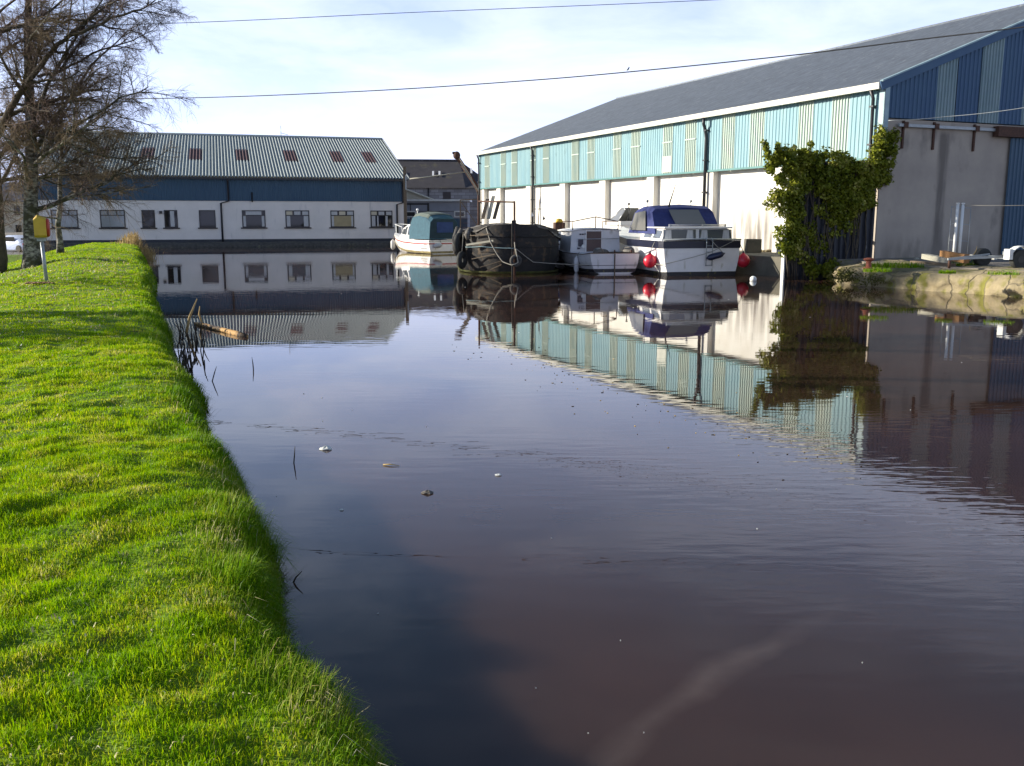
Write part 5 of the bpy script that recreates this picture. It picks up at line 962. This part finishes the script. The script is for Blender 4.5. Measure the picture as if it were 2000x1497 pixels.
# ------------------------------------------------------------------ trees
def grow_tree(name, base, trunk_pts, r0, limbs, label, cat, group, barkm, twigm, seed, h0=.25, n_auto=10, reach=4.0, dens=1.0, droop=.25, rise=.5, toward=None):
    rnd = random.Random(seed); t = empty(name, base, 0, label, cat, group); B = Vector(base)
    tr_, tw = MB(), MB()
    P = [Vector(p) - B for p in trunk_pts]; n = len(P); rad = [r0 * (1.35 if i == 0 else 1) * (1 - .80 * i / (n - 1)) for i in range(n)]
    tr_.tube(P, rad, 10)
    def path(start, d, ln, k, wob, grav):
        pts = [start]; d = d.normalized()
        for i in range(k):
            d = (d + Vector((rnd.gauss(0, wob), rnd.gauss(0, wob), rnd.gauss(0, wob) + grav))).normalized(); pts.append(pts[-1] + d * ln / k)
        return pts
    def spawn(pts, r, lvl, length):
        if lvl > 3: return
        m = (9, 12, 12)[lvl - 1]; m = int(m * dens * (1 if lvl < 3 else 1.15))
        for _ in range(m):
            f = rnd.uniform(.18 if lvl == 1 else .1, 1.0); i = min(len(pts) - 2, int(f * (len(pts) - 1))); q = pts[i].lerp(pts[i + 1], f * (len(pts) - 1) - i)
            tg = (pts[i + 1] - pts[i]).normalized(); ax = Vector((rnd.gauss(0, 1), rnd.gauss(0, 1), rnd.gauss(0, .7))); ax = (ax - tg * ax.dot(tg)).normalized()
            a = radians(rnd.uniform(22, 62)); d = tg * cos(a) + ax * sin(a)
            ln = length * (.52, .52, .62)[lvl - 1] * rnd.uniform(.55, 1.35) * (1.15 - .5 * f)
            rr = max(.0040, r * (.40, .38, .5)[lvl - 1] * (1.1 - .5 * f)); g_ = (.06, -.02 - droop * .2, -.02 - droop * .45)[lvl - 1]
            pp_ = path(q, d, ln, (5, 4, 3)[lvl - 1], (.16, .2, .2)[lvl - 1], g_)
            k = len(pp_); (tr_ if lvl == 1 and r > .05 else tw).tube(pp_, [rr * (1 - .65 * j / (k - 1)) for j in range(k)], (6, 4, 3)[lvl - 1], cap=False)
            spawn(pp_, rr, lvl + 1, ln)
    for lp_ in limbs:
        pts_, r_ = lp_; pts_ = [Vector(p) - B for p in pts_]; k = len(pts_); fine = []
        for a, c in zip(pts_[:-1], pts_[1:]):
            for j in range(3): q = a.lerp(c, j / 3); fine.append(q + Vector((rnd.gauss(0, .03), rnd.gauss(0, .03), rnd.gauss(0, .03))) if fine else q)
        fine.append(pts_[-1]); k = len(fine); tr_.tube(fine, [r_ * (1 - .8 * j / (k - 1)) for j in range(k)], 8)
        L_ = sum((b2 - a2).length for a2, b2 in zip(fine[:-1], fine[1:])); spawn(fine, r_, 1, L_ * .62); spawn(fine, r_ * .5, 2, L_ * .42)
    for i in range(n_auto):
        f = h0 + (1 - h0) * (i + rnd.random()) / n_auto; k = min(n - 2, int(f * (n - 1))); q = P[k].lerp(P[k + 1], f * (n - 1) - k); az = rnd.uniform(0, 2 * pi)
        d = Vector((cos(az), sin(az), rnd.uniform(.1, .9) * rise * 1.6))
        if toward is not None and rnd.random() < .55: d = (d + Vector(toward) * 1.1)
        ln = reach * rnd.uniform(.7, 1.15) * (1.1 - .55 * f); rr = r0 * .36 * (1 - .6 * f)
        pp_ = path(q, d, ln, 7, .12, .04); k = len(pp_); tr_.tube(pp_, [rr * (1 - .75 * j / (k - 1)) for j in range(k)], 7); spawn(pp_, rr, 1, ln)
    tr_.build('trunk', barkm, t); tw.build('crown', twigm, t)
    return t
tg_ = 'bare trees along the lawn'
pa = on_lawn(64, 521); da = pa[1]
grow_tree('birch_tree', tuple(pa), [pa + np.array([0, 0, -.2]), D(63, 490, da), D(61, 440, da), D(60, 380, da), D(62, 320, da), D(60, 240, da), D(56, 150, da), D(54, 60, da), D(58, -60, da), D(70, -180, da)], .30,
          [([D(62, 330, da), D(110, 265, da - .3), D(165, 235, da - .5), D(235, 195, da - .8), D(290, 170, da - 1)], .075), ([D(61, 300, da), D(120, 215, da + .5), D(180, 130, da + .8), D(250, 60, da + 1)], .08), ([D(60, 240, da), D(110, 130, da - .5), D(170, 40, da - .8), D(230, -40, da - 1)], .07),
           ([D(62, 360, da), D(120, 320, da + .6), D(180, 300, da + 1), D(240, 290, da + 1.2)], .05), ([D(61, 345, da), D(20, 290, da - .6), D(-30, 250, da - .9)], .05), ([D(60, 200, da), D(25, 110, da + .6), D(0, 20, da + .8)], .05)],
          'birch with a thick pale sunlit trunk just behind the yellow lifebuoy box', 'tree', tg_, M['birch'], M['twig_olive'], 5, n_auto=11, reach=4.2, toward=(.8, -.2, .1))
pb = on_lawn(118, 494); db_ = pb[1]
grow_tree('birch_tree', tuple(pb), [pb + np.array([0, 0, -.2]), D(117, 470, db_), D(113, 440, db_), D(118, 400, db_), D(117, 360, db_), D(121, 320, db_), D(118, 260, db_), D(124, 180, db_), D(130, 90, db_), D(140, 0, db_)], .135,
          [([D(119, 345, db_), D(150, 300, db_), D(190, 268, db_), D(230, 255, db_)], .045), ([D(120, 310, db_), D(160, 255, db_), D(210, 215, db_), D(265, 190, db_)], .045), ([D(118, 270, db_), D(90, 220, db_), D(70, 160, db_)], .04), ([D(121, 230, db_), D(165, 160, db_), D(205, 90, db_)], .04), ([D(119, 365, db_), D(160, 345, db_), D(215, 335, db_), D(255, 345, db_)], .03)],
          'slender birch with a kinked white trunk standing in front of the white building', 'tree', tg_, M['birch'], M['twig_olive'], 9, n_auto=10, reach=3.2, droop=.5)
pc = on_lawn(0, 533); dc = pc[1]
grow_tree('bare_tree', tuple(pc), [pc + np.array([-.2, 0, -.2]), D(0, 505, dc), D(-4, 460, dc), D(-6, 400, dc), D(-10, 320, dc), D(-14, 240, dc), D(-20, 150, dc), D(-24, 40, dc), D(-30, -90, dc)], .27,
          [([D(-12, 275, dc), D(10, 232, dc - .3), D(38, 185, dc - .5), D(70, 138, dc - .7), D(105, 98, dc - .9), D(128, 75, dc - 1), D(165, 44, dc - 1.1), D(215, 5, dc - 1.2)], .13), ([D(128, 75, dc - 1), D(180, 55, dc - 1.2), D(235, 30, dc - 1.4), D(275, 18, dc - 1.5), D(320, -5, dc - 1.6)], .06),
           ([D(-14, 290, dc), D(20, 225, dc + .4), D(80, 202, dc + .6), D(130, 190, dc + .8), D(180, 175, dc + 1), D(215, 172, dc + 1)], .085), ([D(-16, 90, dc), D(0, 62, dc - .4), D(35, 50, dc - .7), D(70, 40, dc - .9), D(120, 42, dc - 1.1), D(165, 40, dc - 1.2)], .10), ([D(105, 98, dc - .9), D(135, 108, dc - .8), D(160, 76, dc - .8), D(185, 60, dc - .8)], .05),
           ([D(38, 185, dc - .5), D(60, 150, dc - .4), D(68, 105, dc - .3), D(66, 40, dc - .2), D(60, -30, dc)], .06), ([D(-12, 330, dc), D(30, 262, dc + .6), D(75, 250, dc + .9), D(140, 300, dc + 1.2)], .05), ([D(75, 150, dc), D(120, 140, dc - .4), D(180, 108, dc - .6), D(240, 85, dc - .8), D(290, 70, dc - 1)], .05)],
          'dark bare tree at the edge of the lawn with heavy branches sweeping over the lifebuoy', 'tree', tg_, M['bark'], M['twig'], 13, n_auto=9, reach=4.5, toward=(.7, -.3, .2))
for (x_, y_, sd_, r_) in ((-19.8, 17.4, 21, .50), (-23.0, 25.0, 22, .34), (-18.6, 14.5, 23, .36)):
    z_ = lawn_at(x_, y_)
    grow_tree('bare_tree', (x_, y_, z_), [(x_, y_, z_ - .3), (x_ + .05, y_, z_ + 2), (x_ - .1, y_ + .1, z_ + 4), (x_, y_, z_ + 7), (x_ + .2, y_, z_ + 11)], r_, [], 'bare tree on the lawn outside the left edge of the view', 'tree', tg_, M['bark'], M['twig'], sd_, n_auto=8, reach=3.6, dens=.8)

# ------------------------------------------------------------------ overhead cables
def cable(pts, r, label):
    pts = [Vector(p) for p in pts]; out = []
    for i in range(len(pts) - 1):
        a, b2 = pts[i], pts[i + 1]; m0 = (pts[i + 1] - pts[max(0, i - 1)]) * .5; m1 = (pts[min(len(pts) - 1, i + 2)] - pts[i]) * .5
        for j in range(8):
            t = j / 8; t2, t3 = t * t, t * t * t; out.append(a * (2 * t3 - 3 * t2 + 1) + m0 * (t3 - 2 * t2 + t) + b2 * (-2 * t3 + 3 * t2) + m1 * (t3 - t2))
    out.append(pts[-1]); return tag(MB().tube(out, r, 6).build('overhead_cable', M['cable']), label, 'cable', 'overhead cables')
CY = 33.7
cable([D(px, py, dd) for px, py, dd in ((-400, 186, 54), (0, 193, 48), (350, 192, 43.5), (700, 179, 39.3), (1000, 160, 36), (1227, 141, 33.7), (1550, 108, 30.8), (1800, 77, 28.8), (2000, 53, 27.2), (2500, -15, 24))], .019, 'lower overhead cable crossing in front of the warehouse roof')
cable([D(px, py, 25.0) for px, py in ((-400, 62), (300, 47), (800, 25), (1400, 0), (2200, -40))], .0075, 'thin upper overhead cable crossing the open sky')
bdp = Vector(D(1227, 140, CY)); bt = empty('bird', tuple(bdp), 0, 'tiny dark bird perched on the lower overhead cable', 'bird')
MB().tube([(-.05, 0, .03), (-.02, 0, .06), (.01, 0, .09), (.02, 0, .12)], [.008, .026, .026, .016], 8).ball((.025, 0, .135), .02, nu=8, nv=6).build('body', M['cable'], bt)

# ------------------------------------------------------------------ reeds, floating things
def stems(name, items, m, label=None, cat=None, kind=None, group=None):
    b = MB()
    for pts, r in items: b.tube(pts, [r, r * .9, r * .35][:len(pts)] if len(pts) <= 3 else r, 5)
    return tag(b.build(name, m), label, cat, group, kind)
rp = G(285, 492); leavesR = []
b = MB(); bx_, by_ = bank_xy(.15 + float(wig(np.array([54.0]))[0]), 54.0); c0 = np.array([bx_, by_, .5])
n_ = 900; a_ = RG.normal(size=(n_, 2)) * np.array([.35, .55]); xx = c0[0] + a_[:, 0]; yy = c0[1] + a_[:, 1]; tS, sS = bank_ts(xx, yy); zz = np.maximum(lawn_z(tS, sS), 0)
o = blades('dry_reeds', xx, yy, zz, 0.8 * RG.uniform(.35, 1.2, n_) * np.exp(-(a_ ** 2).sum(1) * .35), .03 * RG.uniform(.6, 1.3, n_), RG.uniform(.1, .7, n_), RG.uniform(0, 2 * pi, n_), M['reed']); tag(o, 'clump of dry golden reeds at the far tip of the grass bank', 'reeds')
b = MB()
for i in range(75):
    px = 340 + random.random() * 60; py = 640 + random.random() * 90; c = G(px, py)
    t_, s_ = bank_ts(c[0], c[1]); e_ = t_ - float(wig(np.array([s_]))[0])
    if e_ > .05 or e_ < -1.1 or random.random() < -e_ * .8: continue
    l_ = random.uniform(.08, .4) * (1.2 + e_ * .6); a_ = random.uniform(0, 2 * pi); k_ = random.uniform(.05, .6) * l_
    p1 = (c[0] + cos(a_) * k_ * .5, c[1] + sin(a_) * k_ * .5, l_ * .6); p2 = (c[0] + cos(a_) * k_, c[1] + sin(a_) * k_, l_ * random.uniform(.3, 1.0))
    b.tube([(c[0], c[1], -.05), p1, p2], [.010, .009, .004], 5)
tag(b.build('dead_reeds', M['reed_dark']), 'dark dead reed stubble in the water along the bank', 'reeds', kind='stuff')
c = G(361, 650); stems('reed_stem', [([(c[0], c[1], -.1), (c[0] + .10, c[1], .28), (c[0] + .26, c[1], .62)], .028)], M['reed'], 'single tall golden reed stem leaning out of the water beside the log', 'reed')
for (x0, y0, x1, y1, x2, y2, lab) in ((413, 745, 419, 728, 423, 716, 'dark bent twig standing in the water near the bank'), (438, 715, 440, 728, 442, 747, 'short straight twig in the water right of the bent twig'), (495, 722, 494, 712, 492, 698, 'thin upright twig standing alone farther from the bank'), (573, 905, 575, 890, 576, 872, 'upright black twig in open water nearest the pale litter'), (568, 1138, 578, 1128, 590, 1116, 'broken grey stick poking from the bank grass into the water')):
    c = G(x0, y0); dd = c[1]; sc2 = dd / 18; stems('twig', [([(c[0], c[1], -.03), D(x1, y1, dd), D(x2, y2, dd)], .012 * max(.5, sc2))], M['reed_dark'], lab, 'twig', group='twigs in the water')
la, lb_ = G(381, 634), G(480, 659); lg = MB(); k_ = [la + (lb_ - la) * i / 7 for i in range(8)]
lg.tube([(p[0] + random.uniform(-.02, .02), p[1], .02 + random.uniform(-.008, .012)) for p in k_], [.03, .04, .045, .05, .05, .052, .055, .045], 12); tag(lg.build('log', M['wood_log']), 'orange brown log floating off the bank with dark bark patches', 'log')
MB_l = G(395, 634); stems('log_branch', [([(MB_l[0], MB_l[1], .03), (MB_l[0] - .05, MB_l[1], .2), (MB_l[0] - .02, MB_l[1] - .02, .36)], .02)], M['reed'], 'pale broken reed sticking up beside the floating log', 'reed')
def flakes(name, pts, size, m, jit=.0, n_=5):
    b = MB()
    for (x_, y_, s_) in pts:
        a = random.gauss(-.15, .3); st_2 = random.uniform(.10, .4); k = n_
        ring = [(x_ + s_ * (cos(a) * cos(2 * pi * i / k) - st_2 * sin(a) * sin(2 * pi * i / k)) * random.uniform(.6, 1.2), y_ + s_ * (sin(a) * cos(2 * pi * i / k) + st_2 * cos(a) * sin(2 * pi * i / k)) * random.uniform(.6, 1.2), .004 + random.uniform(0, .003)) for i in range(k)]
        b.add(ring + [(p[0], p[1], -.02) for p in ring], [tuple(range(k))] + [(i + k, (i + 1) % k + k, (i + 1) % k, i) for i in range(k)])
    return b.build(name, m)
def speck_band(path, n_, spread, dens_at):
    out = []; P = [G(*p) for p in path]; cum = [0]
    for a, c in zip(P[:-1], P[1:]): cum.append(cum[-1] + float(np.linalg.norm(c - a)))
    for _ in range(n_):
        f = random.random() * cum[-1]; i = max(j for j in range(len(cum) - 1) if cum[j] <= f); t = (f - cum[i]) / (cum[i + 1] - cum[i]); p = P[i] + (P[i + 1] - P[i]) * t
        w = spread * (.3 + 1.4 * float(vnoise(np.array([f * 1.1]), np.array([0.]), 81)[0])) * (.35 + dens_at(f / cum[-1])); 
        if random.random() > .25 + .75 * float(vnoise(np.array([f * 2.1]), np.array([3.]), 82)[0]) * (.6 + dens_at(f / cum[-1])): continue
        wave = .10 * (float(vnoise(np.array([f * .9]), np.array([7.]), 83)[0]) - .5)
        out.append((p[0] + random.gauss(0, w), p[1] + wave * 2 + random.gauss(0, w * .8), random.uniform(.0004, .0021) * p[1]))
    return out
pts = speck_band([(950, 668), (1060, 715), (1180, 765), (1300, 808), (1420, 850), (1560, 890), (1700, 915)], 240, .45, lambda f: .3 + .4 * f); pts2 = [(x, y, s * random.uniform(.35, .9)) for x, y, s in pts]  # band of floating debris that also models ripple glints along a reflection
tag(flakes('floating_specks', pts2[::2], 0, M['weed']), 'dark specks on the water, part leaf bits and part ripple flecks', 'debris', kind='stuff'); tag(flakes('floating_specks', pts2[1::2], 0, M['reed']), 'pale specks on the water, part straw bits and part ripple glints', 'debris', kind='stuff')
sp_ = [G(random.uniform(340, 1900), 560 + 900 * random.random() ** 1.6) for _ in range(36)]; sp_ = [(p[0], p[1], random.uniform(.0004, .0011) * p[1]) for p in sp_ if bank_ts(p[0], p[1])[0] < -.3 and p[0] < 9]
tag(flakes('floating_specks', sp_, 0, M['litter']), 'pale specks scattered on the open water', 'debris', kind='stuff')
def litter(px, py, s_, m, label, kind_='crumpled'):
    c = G(px, py); b = MB(); n_ = 12
    rings = [[(s_ * r_ * cos(2 * pi * i / n_) * random.uniform(.75, 1.2), s_ * .6 * r_ * sin(2 * pi * i / n_) * random.uniform(.75, 1.2), h_ * s_ * random.uniform(.6, 1.3)) for i in range(n_)] for r_, h_ in ((1, .0), (.85, .18), (.5, .34), (.05, .42))]
    b.loft(rings, closed=True, smooth=False, cap0=True, cap1=True); o = b.build('litter', m); o.location = (c[0], c[1], .002); return tag(o, label, 'litter', 'litter floating on the water')
litter(637, 878, .065, M['litter'], 'crumpled white wrapper floating just below the cable reflection')
litter(835, 964, .05, M['tarp'], 'greyish translucent scrap floating between two cable reflections')
litter(973, 929, .028, M['litter'], 'small pale scrap floating under the dense part of the cable reflection')
litter(667, 997, .018, M['litter'], 'tiny white scrap floating nearest the bank')
c = G(762, 910); stems('straw', [([(c[0] - .06, c[1] + .01, .006), (c[0], c[1], .012), (c[0] + .08, c[1] - .02, .006)], .006)], M['reed'], 'pale straw floating below the cable reflection', 'straw')
c = G(1471, 549); o = MB().ball((0, 0, 0), .115, nu=16, nv=10).build('float', M['white_pvc']); o.location = (c[0], c[1], .05); tag(o, 'small white ball float on the water beside the cruiser', 'float')
